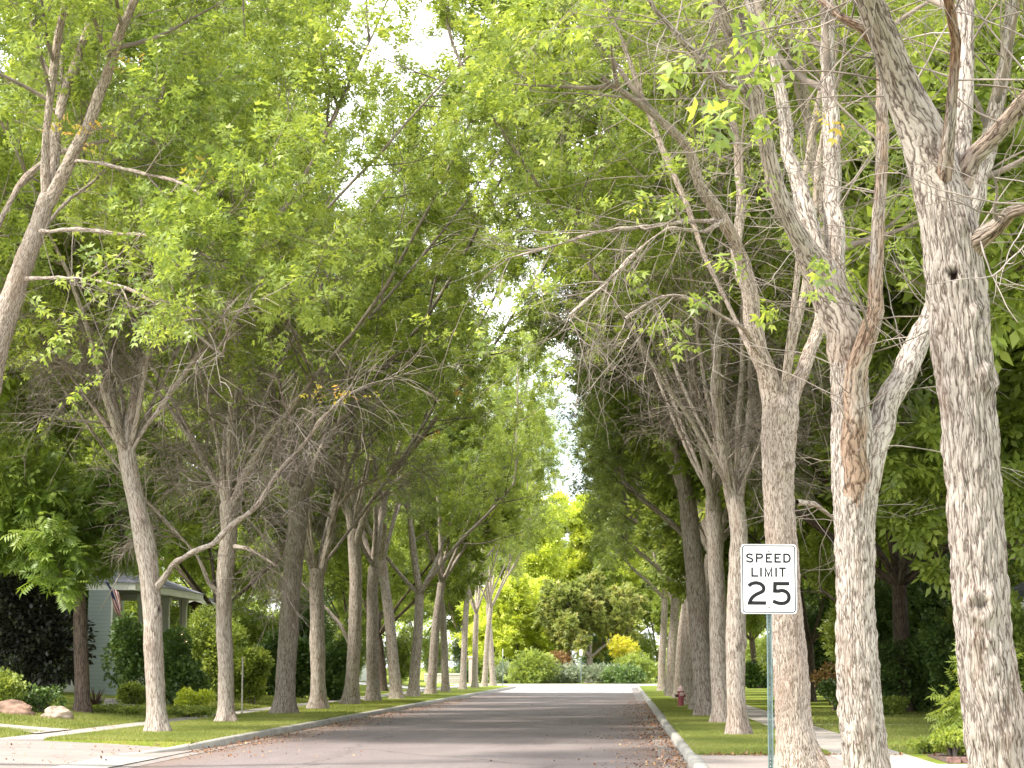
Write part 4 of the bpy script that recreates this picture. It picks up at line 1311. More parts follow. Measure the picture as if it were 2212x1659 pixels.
# far end of the street
EY = 184
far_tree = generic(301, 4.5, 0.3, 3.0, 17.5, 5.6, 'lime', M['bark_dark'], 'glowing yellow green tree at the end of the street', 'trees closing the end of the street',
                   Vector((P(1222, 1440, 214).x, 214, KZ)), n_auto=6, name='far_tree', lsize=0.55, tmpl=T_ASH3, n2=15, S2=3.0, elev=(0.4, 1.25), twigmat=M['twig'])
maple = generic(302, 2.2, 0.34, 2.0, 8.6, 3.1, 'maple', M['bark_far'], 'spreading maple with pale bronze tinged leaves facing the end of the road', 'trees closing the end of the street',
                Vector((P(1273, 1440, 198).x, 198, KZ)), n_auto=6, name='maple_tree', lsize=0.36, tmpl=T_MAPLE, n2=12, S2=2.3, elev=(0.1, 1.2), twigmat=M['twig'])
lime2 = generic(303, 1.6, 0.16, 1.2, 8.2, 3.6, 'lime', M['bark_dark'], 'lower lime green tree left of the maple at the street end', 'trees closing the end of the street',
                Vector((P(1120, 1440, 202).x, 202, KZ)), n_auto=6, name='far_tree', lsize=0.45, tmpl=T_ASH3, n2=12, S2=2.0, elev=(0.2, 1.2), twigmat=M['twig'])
for i, (x, Y, s, lab) in enumerate([(1010, 222, 1.1, 'green tree behind the iron fence beyond the crossing'), (900, 230, 1.2, 'far tree left of the iron fence beyond the crossing'),
                                    (1330, 232, 0.9, 'green tree behind the right side of the maple'), (1420, 215, 1.0, 'far green tree above the golden bush'),
                                    (1160, 240, 0.85, 'far tree behind the lime green tree'), (1540, 225, 1.1, 'far green tree hidden behind the right row'),
                                    (780, 215, 1.2, 'far tree above the white house'), (1680, 220, 1.1, 'far tree above the round bushes')]):
    copy_tree((yard0, yard1)[i % 2], Vector((P(x, 1440, Y).x, Y, KZ)), i * 2.1, s, lab)
GF = 'garden shrubs beyond the crossing'
for i, (x, Y, rx, h, mt, n, lab) in enumerate([
    (1150, 182, 1.6, 2.6, 'yard', 2600, 'fresh green shrub left of the far white sign'),
    (1110, 184, 1.3, 1.6, 'sage', 1700, 'grey green shrub at the left of the far garden'),
    (1205, 183, 1.8, 1.5, 'sage', 2600, 'wide grey green shrub behind the far white sign'),
    (1205, 186.5, 1.3, 2.6, 'rustleaf', 2000, 'reddish brown shrub behind the wide grey green one'),
    (1310, 183, 1.5, 1.6, 'sage', 2100, 'pale shrub right of the maple trunk'),
    (1345, 181, 1.3, 1.4, 'hedge', 2000, 'dark low shrub at the right end of the far garden'),
    (1370, 184, 1.6, 2.4, 'yard', 2500, 'green shrub at the end of the right kerb'),
    (1352, 187, 1.0, 4.0, 'yellow', 700, 'golden yellow bush near the end of the right kerb'),
    (1075, 186, 1.2, 2.0, 'yard', 1900, 'green shrub right of the iron fence'),
    (1025, 190, 1.2, 1.8, 'hedge', 1700, 'dark shrub beside the pink brick pillar')]):
    Y += 9
    shrub('garden_shrub', Vector((P(x, 1440, Y).x, Y, KZ)), rx * 1.45, 1.3, h, M[mt], int(n * 1.5), 0.30, lab, group=GF, seed=40 + i, lumps=20, tmpl=T_ASH3, wild=1.45, z0=2.2 if mt == 'yellow' else 0)


# ------------------------------------------------------------------ ground, road, kerbs
KL, KR = -8.12, 1.05             # kerb faces
XY0, XY1 = 171.0, 188.0          # cross street


def sheet(name, x0, x1, y0, y1, z, mat, nx=1, ny=1, zf=None, kind='structure', thick=0.0):
    V, Q = [], []
    for j in range(ny + 1):
        for i in range(nx + 1):
            X, Y = x0 + (x1 - x0) * i / nx, y0 + (y1 - y0) * j / ny
            V.append((X, Y, zf(X, Y) if zf else z))
    for j in range(ny):
        for i in range(nx):
            a = j * (nx + 1) + i
            Q.append((a, a + 1, a + nx + 2, a + nx + 1))
    o = mesh_np(name, V, Q, mat)
    if kind:
        o['kind'] = kind
    return o


def slab(name, poly, z0, z1, mat, bevel=0):
    o = MB().prism(poly, z0, z1).build(name, mat, bevel=bevel)
    o['kind'] = 'structure'
    return o


sheet('ground', -900, 900, -80, 3000, -0.06, M['grass'], 4, 8)
sheet('road', KL + 0.3, KR - 0.42, -30, XY0 + 0.2, 0.0, M['asphalt'])
slab('gutter', [(KR - 0.42, -30), (KR, -30), (KR, XY0 - 3), (KR - 0.42, XY0 - 3)], -0.05, 0.008, M['gutter'])
slab('gutter', [(KL, 12), (KL + 0.3, 12), (KL + 0.3, XY0 - 3), (KL, XY0 - 3)], -0.05, 0.008, M['gutter'])
sheet('cross_street', -90, 90, XY0, XY1, 0.012, M['crossing'])
sheet('painted_sunlit_road', KL + 0.31, KR - 0.43, 138, XY0 - 0.05, 0.005, M['crossing'])  # pale sheet over the asphalt: sunlight on the road end painted as colour


def kerb_line(name, pts, w=0.2, h=KZ):
    """a kerb extruded along a ground polyline; w to the right of travel"""
    V, Q = [], []
    n = len(pts)
    for i, p in enumerate(pts):
        a, b = pts[max(i - 1, 0)], pts[min(i + 1, n - 1)]
        d = Vector((b[0] - a[0], b[1] - a[1], 0)).normalized()
        s_ = Vector((d.y, -d.x, 0))
        q = Vector((p[0], p[1], 0))
        hh = p[2] if len(p) > 2 else h
        for off, z in ((0, -0.05), (0.012, hh - 0.03), (0.045, hh), (w, hh + 0.003), (w, -0.05)):
            v = q + s_ * off
            V.append((v.x, v.y, z))
    for i in range(n - 1):
        for k in range(4):
            a = i * 5 + k
            Q.append((a, a + 1, a + 6, a + 5))
    Q.append((0, 1, 2, 3))
    Q.append((5 * n - 5, 5 * n - 4, 5 * n - 3, 5 * n - 2))
    o = mesh_np(name, V, Q, M['kerb'])
    o['kind'] = 'structure'
    return o


def arc(cx, cy, r, a0, a1, n=10):
    return [(cx + r * math.cos(math.radians(a0 + (a1 - a0) * i / n)), cy + r * math.sin(math.radians(a0 + (a1 - a0) * i / n))) for i in range(n + 1)]


# right kerb, then its corner into the cross street
kerb_line('kerb', [(KR, y) for y in (-30, 20, 37.2)] + [(KR + 0.02, 37.4)] + [(KR, y) for y in (60, 100, 140, XY0 - 3)] + arc(KR + 3, XY0 - 3, 3, 180, 90)[1:] + [(60, XY0)])
# left kerb: travel towards the camera so that its body lies on the left
lk = [(-60, XY0)] + [(x, y) for x, y in arc(KL - 3, XY0 - 3, 3, 90, 0)] + [(KL, 140), (KL, 100), (KL, 60), (KL, 46), (KL - 0.02, 43.2, 0.14), (KL - 0.18, 41.5, 0.10), (KL - 0.5, 39.6, 0.06), (KL - 1.0, 38.2, 0.035)]
kerb_line('kerb', lk)
kerb_line('kerb', [(KL, 27.5), (KL, -30)])
kerb_line('kerb', [(60, XY1 + 0.2), (-60, XY1 + 0.2)][::-1])

# verges and lawns (raised to kerb height)
slab('right_verge', [(KR + 0.2, 37.0), (3.4, 37.0), (3.4, XY0 - 0.3), (4.0, XY0 - 0.3), (KR + 3.0, XY0 - 0.25), (KR + 0.9, XY0 - 1.4), (KR + 0.2, XY0 - 3.2)], -0.05, KZ, M['grass'])
slab('right_verge', [(KR + 0.2, -30), (3.4, -30), (3.4, 31.2), (KR + 0.2, 31.2)], -0.05, KZ, M['grass'])
slab('sidewalk', [(3.4, -30), (4.7, -30), (4.7, XY0 - 0.3), (3.4, XY0 - 0.3)], -0.05, KZ + 0.006, M['walk'])
slab('driveway', [(KR + 0.2, 31.2), (3.4, 31.2), (3.4, 37.0), (KR + 0.2, 37.0)], -0.05, KZ - 0.004, M['apron'])
slab('driveway', [(4.7, 27.0), (14, 27.0), (14, 33.6), (4.7, 33.6)], -0.05, KZ + 0.002, M['walk'])
slab('right_lawn', [(4.7, 33.6), (60, 33.6), (60, XY0 - 0.3), (4.7, XY0 - 0.3)], -0.05, KZ, M['grass'])
slab('right_lawn', [(4.7, -30), (60, -30), (60, 27.0), (4.7, 27.0)], -0.05, KZ - 0.002, M['grass'])
slab('garden_path', [(4.7, 55.2), (22, 55.8), (22, 56.8), (4.7, 56.2)], 0.05, KZ + 0.012, M['walk'])
slab('flower_bed', [(4.9, 34.0), (8.5, 34.0), (8.5, 38.0), (5.4, 38.0), (4.95, 36.5)], 0.0, KZ + 0.02, M['soil'])

slab('left_verge', [(-11.6, 43.9), (KL - 0.21, 42.4), (KL - 0.2, XY0 - 3.2), (KL - 0.9, XY0 - 1.4), (KL - 3, XY0 - 0.25), (-11.6, XY0 - 0.3)], -0.05, KZ, M['grass'])
slab('left_verge', [(-11.6, -30), (KL - 0.2, -30), (KL - 0.2, 27.2), (-11.6, 27.2)], -0.05, KZ, M['grass'])
slab('sidewalk', [(-12.7, 43.7), (-11.6, 43.9), (-11.6, XY0 - 0.3), (-12.7, XY0 - 0.3)], -0.05, KZ + 0.006, M['walk'])
# apron: slopes from the gutter up to the walk
mesh_np('driveway', [(KL + 0.0, 27.5, 0.02), (KL + 0.0, 43.0, 0.02), (-10.2, 27.5, 0.10), (-10.2, 43.6, 0.10), (-12.7, 27.5, 0.14), (-12.7, 44.4, 0.15), (-40, 27.5, 0.35), (-40, 45.5, 0.5)],
        [(0, 1, 3, 2), (2, 3, 5, 4), (4, 5, 7, 6)], M['apron'])['kind'] = 'structure'
mesh_np('driveway_lip', [(KL + 0.02, 27.5, 0.024), (KL + 0.02, 38.4, 0.024), (KL - 0.5, 27.5, 0.05), (KL - 0.85, 38.0, 0.062)], [(0, 1, 3, 2)], M['kerb'])['kind'] = 'structure'


def lawn_z(X, Y):
    return gz(X, Y) + 0.02 * mnoise.noise(Vector((X * 0.3, Y * 0.3, 2))) * min(1, max(0, -12.9 - X))


sheet('left_lawn', -60, -12.7, 43.7, XY0 - 0.3, 0, M['grass'], 70, 60, lawn_z)
sheet('left_lawn', -60, -12.7, -30, 27.3, 0, M['grass'], 20, 20, lawn_z)
V = []
for i in range(25):
    X = -12.6 - i * 0.8
    yy = 48.6 + 0.14 * i - 1.6 * max(0, 1 - i / 2.5) ** 2
    V += [(X, yy, gz(X, 50) + 0.03), (X, yy + 1.05 + 2.2 * max(0, 1 - i / 2.5) ** 2, gz(X, 50) + 0.03)]
mesh_np('garden_path', V, [(2 * i, 2 * i + 1, 2 * i + 3, 2 * i + 2) for i in range(24)], M['walk'])['kind'] = 'structure'
V = []
for i in range(25):
    X = -12.7 - i
    V += [(X, 137, gz(X, 137) + 0.03), (X, 147, gz(X, 137) + 0.03)]
mesh_np('driveway', V, [(2 * i, 2 * i + 1, 2 * i + 3, 2 * i + 2) for i in range(24)], M['crossing'])['kind'] = 'structure'
slab('far_verge', [(-60, XY1 + 0.2), (60, XY1 + 0.2), (60, 260), (-60, 260)], -0.05, KZ, M['grass'])


BASES = [(t_.location.x, t_.location.y) for t_ in (R3, R4, R5, R6, L1, L2, L3, L4, L5)]
for bi, (bx_, by_) in enumerate(BASES):
    if by_ < 35:
        continue
    poly = []
    for k in range(28):
        a = 2 * math.pi * k / 28
        q = 0.58 + 0.22 * mnoise.noise(Vector((math.cos(a) * 2, math.sin(a) * 2, bi * 3.1)))
        poly.append((bx_ + q * math.cos(a), by_ + q * 1.25 * math.sin(a), KZ + 0.006))
    o = mesh_np('soil_patch', [(bx_, by_, KZ + 0.03)] + poly, None, M['soil'], tris=[(0, 1 + k, 1 + (k + 1) % 28) for k in range(28)])
    o['kind'] = 'structure'


# blades of grass over the nearer verges and lawns
def blades():
    rng = np.random.default_rng(77)
    areas = [(KR + 0.16, 3.45, 37.0, 62, 130000, 0.055), (KR + 0.2, 3.4, 62, 100, 30000, 0.07), (-11.6, KL - 0.16, 42.6, 62, 120000, 0.055), (-11.6, KL - 0.2, 62, 95, 36000, 0.07),
             (-22, -12.65, 50, 66, 90000, 0.07), (-16, -12.7, 44.4, 50, 26000, 0.06), (4.7, 12, 38, 75, 90000, 0.07), (-16, -12.7, 66, 95, 22000, 0.08)]
    Vs, Ts = [], []
    for (x0, x1, y0, y1, n, h) in areas:
        X = rng.uniform(x0, x1, n)
        Y = rng.uniform(y0, y1, n)
        keep = np.ones(n, bool)
        if x0 == -11.6 and y0 < 50:
            keep &= Y > 43.95 - (X + 11.6) * 0.43
        if x0 == -22 or x0 == -16:
            keep &= ~((Y > 48.3 + 0.17 * (-12.6 - X)) & (Y < 49.9 + 0.17 * (-12.6 - X)))
        if x0 == 4.7:
            keep &= ~((Y > 55.1) & (Y < 56.9)) & ~((X < 8.5) & (Y < 38.1))
        for (bx_, by_) in BASES:
            keep &= (np.hypot(X - bx_, (Y - by_) * 0.8) > rng.uniform(0.3, 0.75, n))
        X, Y = X[keep], Y[keep]
        n = len(X)
        Z = np.where(X < -12.7, KZ + 0.085 * np.minimum(-12.7 - X, 6.5), KZ)
        a = rng.uniform(0, 6.28, n)
        w = rng.uniform(0.006, 0.012, n) * (h / 0.055)
        hh = h * rng.uniform(0.5, 1.3, n)
        lx, ly = rng.normal(0, 0.35, n) * hh, rng.normal(0, 0.35, n) * hh
        v0 = np.stack([X - np.cos(a) * w, Y - np.sin(a) * w, Z - 0.01], 1)
        v1 = np.stack([X + np.cos(a) * w, Y + np.sin(a) * w, Z - 0.01], 1)
        v2 = np.stack([X + lx, Y + ly, Z + hh], 1)
        Vs.append(np.stack([v0, v1, v2], 1).reshape(-1, 3))
        pt = 0.45 + 0.22 * np.sin(X * 1.3 + Y * 0.7) * np.sin(Y * 0.45 - X) + rng.normal(0, 0.17, n)
        Ts.append(np.repeat(np.clip(pt, 0, 1), 3))
    V = np.concatenate(Vs)
    o = mesh_np('grass', V, None, M['blade'], None, {'tint': np.concatenate(Ts)}, tris=np.arange(len(V)).reshape(-1, 3))
    tag(o, 'short mown green grass on the verges and lawns', 'grass', kind='stuff')


blades()


def litter():
    rng = np.random.default_rng(9)
    pos = []
    def strip(n, xe, sgn, y0, y1, spread, z):
        Y = y0 + (y1 - y0) * rng.random(n) ** 1.3
        d = np.abs(rng.exponential(spread, n))
        cl = 0.5 + 0.5 * np.sin(Y * 0.9) * np.sin(Y * 0.37 + 1)
        k = rng.random(n) < 0.35 + 0.65 * cl
        X = xe + sgn * d
        pos.append(np.stack([X[k], Y[k], np.full(k.sum(), z) + rng.uniform(0.002, 0.02, k.sum())], 1))
    strip(5600, KR - 0.03, -1, 26, 100, 0.26, 0.012)
    strip(1200, KR - 0.2, -1, 26, 90, 0.8, 0.004)
    strip(4200, KL + 0.03, 1, 41, 110, 0.25, 0.012)
    strip(900, KL + 0.2, 1, 38, 90, 0.7, 0.004)
    n = 170
    pos.append(np.stack([rng.uniform(KL, KR, n), rng.uniform(28, 120, n), np.full(n, 0.012)], 1))
    n = 500
    pos.append(np.stack([rng.uniform(KR + 0.3, 4.6, n), 36.9 + rng.normal(0, 0.1, n), np.full(n, KZ + 0.01)], 1))
    n = 260
    pos.append(np.stack([rng.uniform(-12.7, -11.6, n), rng.uniform(44, 80, n), np.full(n, KZ + 0.014)], 1))
    n = 200
    pos.append(np.stack([rng.uniform(-13.2, KL, n), rng.uniform(33, 43, n), np.full(n, 0.155)], 1))
    n = 420
    pos.append(np.stack([rng.uniform(5.0, 8.2, n), rng.uniform(34, 37.8, n), np.full(n, KZ + 0.03)], 1))
    p = np.concatenate(pos)
    d = rng.normal(0, 1, p.shape) * np.array([1, 1, 0.08])
    o = leaves('fallen_leaves', p, d, 0.062, M['litter'], None, T_SIMPLE, rng, flat=0.93, tint=rng.uniform(0.1, 0.9, len(p)))
    tag(o, 'rusty brown fallen leaves gathered in the gutters', 'leaves', kind='stuff')


litter()

# mulch bed edging bricks
GE = 'bricks edging the flower bed'
for i in range(9):
    X = 4.98 + i * 0.225
    o = MB().box(-0.1, 0.1, -0.05, 0.05, 0, 0.09).build('edging_brick', M['paver'], bevel=0.008, loc=(X, 33.82 + 0.02 * math.sin(i * 2.3), KZ + 0.003))
    o.rotation_euler = (0, 0, 0.06 * math.sin(i * 5.1))
    tag(o, 'weathered red brown brick lying in the edge of the flower bed', 'brick', GE)


# ------------------------------------------------------------------ speed limit sign
def ribbon(mb, pts, w, y0, y1, closed=False):
    """flat stroke of width w in the xz plane, extruded between y0 (front) and y1"""
    n = len(pts)
    Lf, Rt = [], []
    for i in range(n):
        if closed:
            a, b, c = pts[(i - 1) % n], pts[i], pts[(i + 1) % n]
        else:
            a, b, c = pts[max(i - 1, 0)], pts[i], pts[min(i + 1, n - 1)]
        b = Vector(b)
        d0 = (b - Vector(a)).normalized() if Vector(a) != b else (Vector(c) - b).normalized()
        d1 = (Vector(c) - b).normalized() if Vector(c) != b else d0
        t = (d0 + d1).normalized()
        nn = Vector((-t.y, t.x))
        k = 1 / max(0.45, nn.dot(Vector((-d0.y, d0.x))))
        Lf.append(b + nn * w / 2 * k)
        Rt.append(b - nn * w / 2 * k)
    vs = []
    for i in range(n):
        for p in (Lf[i], Rt[i]):
            vs.append((p.x, y0, p.y))
            vs.append((p.x, y1, p.y))
    fs = []
    m = n if closed else n - 1
    for i in range(m):
        a, b = 4 * i, 4 * ((i + 1) % n)
        fs += [(a, a + 2, b + 2, b), (a + 1, b + 1, b + 3, a + 3), (a, b, b + 1, a + 1), (a + 2, a + 3, b + 3, b + 2)]
    if not closed:
        fs += [(0, 1, 3, 2), (4 * (n - 1), 4 * (n - 1) + 2, 4 * (n - 1) + 3, 4 * (n - 1) + 1)]
    mb.add(vs, fs)


def smooth2(pts, k=6):
    v = [Vector((p[0], p[1], 0)) for p in pts]
    out = []
    for i in range(len(v) - 1):
        p0, p1, p2, p3 = v[max(i - 1, 0)], v[i], v[i + 1], v[min(i + 2, len(v) - 1)]
        for j in range(k):
            t = j / k
            q = 0.5 * ((2 * p1) + (p2 - p0) * t + (2 * p0 - 5 * p1 + 4 * p2 - p3) * t * t + (3 * p1 - p0 - 3 * p2 + p3) * t ** 3)
            out.append((q.x, q.y))
    out.append((v[-1].x, v[-1].y))
    return out


def rrect(hw, hh, r, n=6):
    pts = []
    for cx, cz, a0 in ((hw - r, hh - r, 0), (-hw + r, hh - r, 90), (-hw + r, -hh + r, 180), (hw - r, -hh + r, 270)):
        for i in range(n + 1):
            a = math.radians(a0 + 90 * i / n)
            pts.append((cx + r * math.cos(a), cz + r * math.sin(a)))
    return pts


def speed_sign():
    Y = 24.2
    ctr = P(1659, 1250.5, Y)
    root = thing('speed_limit_sign', (ctr.x, Y, KZ), 'white speed limit 25 sign on a perforated metal post by the right kerb', 'road sign')
    zc = ctr.z - KZ
    hw, hh = 0.305, 0.381
    S = 0.61 / 902.0
    cx, cy = 832, 742

    def tp(p):
        return ((p[0] - cx) * S, zc - (p[1] - cy) * S * 1.005)
    poly = rrect(hw, hh, 0.038)
    mb = MB()
    n = len(poly)
    vs = [(x, -0.002, zc + z) for x, z in poly] + [(x, 0.0015, zc + z) for x, z in poly]
    mb.add(vs, [tuple(range(n)), tuple(range(n, 2 * n))[::-1]] + [(i, n + i, n + (i + 1) % n, (i + 1) % n) for i in range(n)])
    mb.build('sign_panel', M['sign_white'], root)
    mb = MB()
    ribbon(mb, [(x, zc + z) for x, z in rrect(hw - 0.0185, hh - 0.0185, 0.03)], 0.0115, -0.0035, -0.0012, True)
    mb.build('border', M['sign_black'], root)
    w1, w2 = 29 * S, 59 * S
    A, B2 = -0.0036, -0.0011
    rows = {
        'lettering': [
            ('c', [(571, 364), (552, 349), (526, 343), (499, 347), (482, 361), (481, 380), (496, 395), (528, 405), (558, 417), (571, 437), (563, 457), (538, 467), (508, 466), (486, 457), (470, 443)]),
            ('l', [(637, 480), (637, 344), (704, 344), (722, 352), (731, 374), (722, 396), (704, 405), (640, 405)]),
            ('l', [(889, 344), (797, 344), (797, 467), (889, 467)]), ('l', [(800, 403), (862, 403)]),
            ('l', [(1033, 344), (938, 344), (938, 467), (1033, 467)]), ('l', [(941, 403), (1006, 403)]),
            ('x', [(1082, 344), (1082, 467), (1132, 467), (1158, 458), (1174, 434), (1178, 405), (1174, 376), (1158, 353), (1132, 344)]),
            ('l', [(562, 556), (562, 695), (664, 695)]), ('l', [(705, 556), (705, 708)]),
            ('l', [(777, 708), (777, 562), (827, 690), (878, 562), (878, 708)]), ('l', [(950, 556), (950, 708)]),
            ('l', [(1000, 569), (1110, 569)]), ('l', [(1055, 572), (1055, 708)])],
    }
    mb = MB()
    dz = 0
    for kd, pts in rows['lettering']:
        q = smooth2(pts, 3) if kd == 'c' else pts
        ribbon(mb, [tp(p) for p in q], w1, A - dz, B2, kd == 'x')
        dz += 0.00002
    mb.build('lettering', M['sign_black'], root)
    mb = MB()
    two = smooth2([(503, 858), (540, 826), (588, 809), (640, 807), (698, 824), (738, 862), (747, 902), (728, 940), (680, 966), (622, 994), (570, 1032), (535, 1078), (516, 1128)], 4) + [(784, 1129)]
    ribbon(mb, [tp(p) for p in two], w2, A, B2)
    five = [(1162, 817), (930, 817), (925, 935)] + smooth2([(925, 935), (985, 936), (1045, 927), (1104, 945), (1143, 986), (1154, 1036), (1140, 1086), (1100, 1121), (1045, 1134), (985, 1130), (935, 1114), (893, 1098)], 4)[1:]
    ribbon(mb, [tp(p) for p in five], w2, A, B2)
    mb.build('numerals', M['sign_black'], root)
    for by in (292, 1188):
        x, z = tp((830, by))
        MB().lathe([(0.003, -0.0115), (0.010, -0.009), (0.0145, -0.0022)], 14, 'Y', (x, 0, z)).build('bolt', M['bolt'], root, smooth=True)
    # U channel post with a column of holes
    mb = MB()
    top = zc + hh - 0.02
    for (x0, x1, y0, y1) in ((-0.030, -0.020, 0.0035, 0.008), (0.020, 0.030, 0.0035, 0.008), (-0.021, -0.0165, 0.008, 0.034), (0.0165, 0.021, 0.008, 0.034)):
        mb.box(x0, x1, y0, y1, -0.3, top)
    z = -0.3
    pitch = 0.0254 * 1.5
    while z < top:
        z2 = min(z + pitch, top)
        mb.box(-0.0165, -0.006, 0.030, 0.0345, z, z2)
        mb.box(0.006, 0.0165, 0.030, 0.0345, z, z2)
        mb.box(-0.006, 0.006, 0.0301, 0.0344, z, z + pitch * 0.62)
        z += pitch
    mb.build('post', M['steel'], root)
    root.rotation_euler = (math.radians(-0.3), math.radians(0.25), math.radians(2.5))


speed_sign()


# ------------------------------------------------------------------ small street furniture
def hydrant():
    p = P(1470, 1440, 80.0)
    root = thing('fire_hydrant', (p.x, 80.0, KZ), 'faded red fire hydrant with pinkish white cap on the right verge', 'fire hydrant', rz=0.15, scale=0.93)
    MB().lathe([(0.20, 0), (0.20, 0.045), (0.13, 0.05)], 24).build('base_flange', M['hyd_base'], root, smooth=False)
    MB().lathe([(0.115, 0.05), (0.115, 0.26), (0.13, 0.27), (0.13, 0.30), (0.115, 0.31), (0.115, 0.60), (0.125, 0.62)], 24).build('barrel', M['hyd'], root)
    MB().lathe([(0.165, 0.615), (0.17, 0.64), (0.165, 0.665), (0.13, 0.675), (0.12, 0.72), (0.085, 0.78), (0.04, 0.81), (0.028, 0.815), (0.028, 0.86)], 24).build('bonnet', M['hyd_cap'], root)
    MB().lathe([(0.07, -0.10), (0.078, -0.19), (0.078, -0.235), (0.03, -0.245), (0.025, -0.27)], 18, 'Y', (0, 0, 0.50)).build('pumper_cap', M['hyd_cap'], root)
    MB().lathe([(0.05, -0.09), (0.06, -0.16), (0.06, -0.20), (0.022, -0.205), (0.02, -0.235)], 18, 'X', (0, 0, 0.44)).build('nozzle_cap', M['hyd_dark'], root)
    MB().lathe([(0.05, 0.09), (0.06, 0.14), (0.06, 0.17), (0.022, 0.175), (0.02, 0.20)], 18, 'X', (0, 0, 0.44)).build('nozzle_cap', M['hyd'], root)
    mb = MB()
    for i in range(7):
        mb.box(-0.215 + 0.004 * (i % 2), -0.20 + 0.004 * (i % 2), -0.012, 0.012, 0.40 - i * 0.035, 0.43 - i * 0.035)
    mb.build('chain', M['hyd_dark'], root)


hydrant()


def pole_sign(x, Y, h, label, w, ph, mat, pole):
    p = P(x, 1440, Y)
    root = thing('sign_post', (p.x, Y, KZ), label, 'road sign')
    MB().box(-0.03, 0.03, 0.0, 0.05, -0.3, h).build('post', pole, root)
    mb = MB()
    poly = rrect(w / 2, ph / 2, 0.03, 4)
    n = len(poly)
    zc = h - ph / 2
    vs = [(a, -0.012, zc + b) for a, b in poly] + [(a, -0.004, zc + b) for a, b in poly]
    mb.add(vs, [tuple(range(n)), tuple(range(n, 2 * n))[::-1]] + [(i, n + i, n + (i + 1) % n, (i + 1) % n) for i in range(n)])
    mb.build('sign_panel', mat, root)


pole_sign(1255, 189.5, 2.9, 'small blank white sign on a slim post across the end of the street', 0.24, 0.5, M['sign_white'], M['steel'])
pole_sign(1086, 168.5, 2.8, 'edge on street sign post where the left kerb ends', 0.07, 0.6, M['trim'], M['steel'])
p = at_ground(942, 140)
MB().lathe([(0.045, -0.2), (0.045, 2.0), (0.03, 2.03)], 10).build('metal_pole', M['steel'], loc=tuple(p))
tag(C.objects['metal_pole'], 'plain thin grey pole between the ninth and tenth left trunks', 'pole')
for i, (x, lab) in enumerate([(524, 'thin pale plant stake right of the second slender trunk')]):
    q = at_ground(x, 66.5 + i)
    o = MB().box(-0.022, 0.022, -0.022, 0.022, -0.2, 1.75 - 0.45 * i).build('plant_stake', M['wood_pole'], loc=tuple(q))
    tag(o, lab, 'stake')


def rock(x, Y, sx_, sy_, sz_, mat, label, seed):
    q = at_ground(x, Y)
    V, Qs = [], []
    nu, nv = 40, 22
    for j in range(nv + 1):
        ph = math.pi * j / nv
        for i in range(nu):
            th = 2 * math.pi * i / nu
            d = Vector((math.sin(ph) * math.cos(th), math.sin(ph) * math.sin(th), math.cos(ph)))
            k = 1 + 0.35 * mnoise.noise(d * 1.3 + Vector((seed, 0, 0))) + 0.14 * mnoise.noise(d * 3.7 + Vector((0, seed, 0)))
            lay = 0.05 * math.sin(d.z * 14 + 2 * d.x)
            V.append((d.x * sx_ * (k + lay), d.y * sy_ * (k + lay), max(-0.5, d.z) * sz_ * k))
    for j in range(nv):
        for i in range(nu):
            Qs.append((j * nu + i, (j + 1) * nu + i, (j + 1) * nu + (i + 1) % nu, j * nu + (i + 1) % nu))
    o = mesh_np('garden_rock', V, Qs, mat)
    o.location = q + Vector((0, 0, 0.05))
    tag(o, label, 'rock', 'rocks bordering the left lawn')


rock(18, 55.5, 0.74, 0.45, 0.30, M['red_rock'], 'long reddish layered rock cut by the left edge', 3)
rock(125, 55.3, 0.40, 0.32, 0.25, M['tan_rock'], 'smaller pale tan rock right of the reddish one', 8)


# ------------------------------------------------------------------ houses
def hip_roof(mb, x0, x1, y0, y1, z, rise, inset, th=0.16):
    xm = (x0 + x1) / 2
    v = [(x0, y0, z), (x1, y0, z), (x1, y1, z), (x0, y1, z), (xm, y0 + inset, z + rise), (xm, y1 - inset, z + rise)]
    mb.add(v, [(0, 1, 4), (1, 2, 5, 4), (2, 3, 5), (3, 0, 4, 5), (0, 3, 2, 1)])


def window(parent, face, a0, a1, z0, z1, pos):
    """face 'Y' looks towards -Y (a = x), face 'X' looks towards +X (a = y)"""
    f, g, t = MB(), MB(), 0.09
    def bx(mb, p0, p1, q0, q1, d0, d1):
        if face == 'Y':
            mb.box(p0, p1, pos - d1, pos - d0, q0, q1)
        else:
            mb.box(pos + d0, pos + d1, p0, p1, q0, q1)
    bx(f, a0 - t, a1 + t, z1, z1 + t, 0.0, 0.05)
    bx(f, a0 - t, a1 + t, z0 - t, z0, 0.0, 0.07)
    bx(f, a0 - t, a0, z0, z1, 0.0, 0.05)
    bx(f, a1, a1 + t, z0, z1, 0.0, 0.05)
    m = (a0 + a1) / 2
    bx(f, m - 0.02, m + 0.02, z0, z1, 0.012, 0.04)
    bx(g, a0, a1, z0, z1, 0.003, 0.01)
    w = f.build('window', M['white'], parent)
    g.build('pane', M['glass'], w)


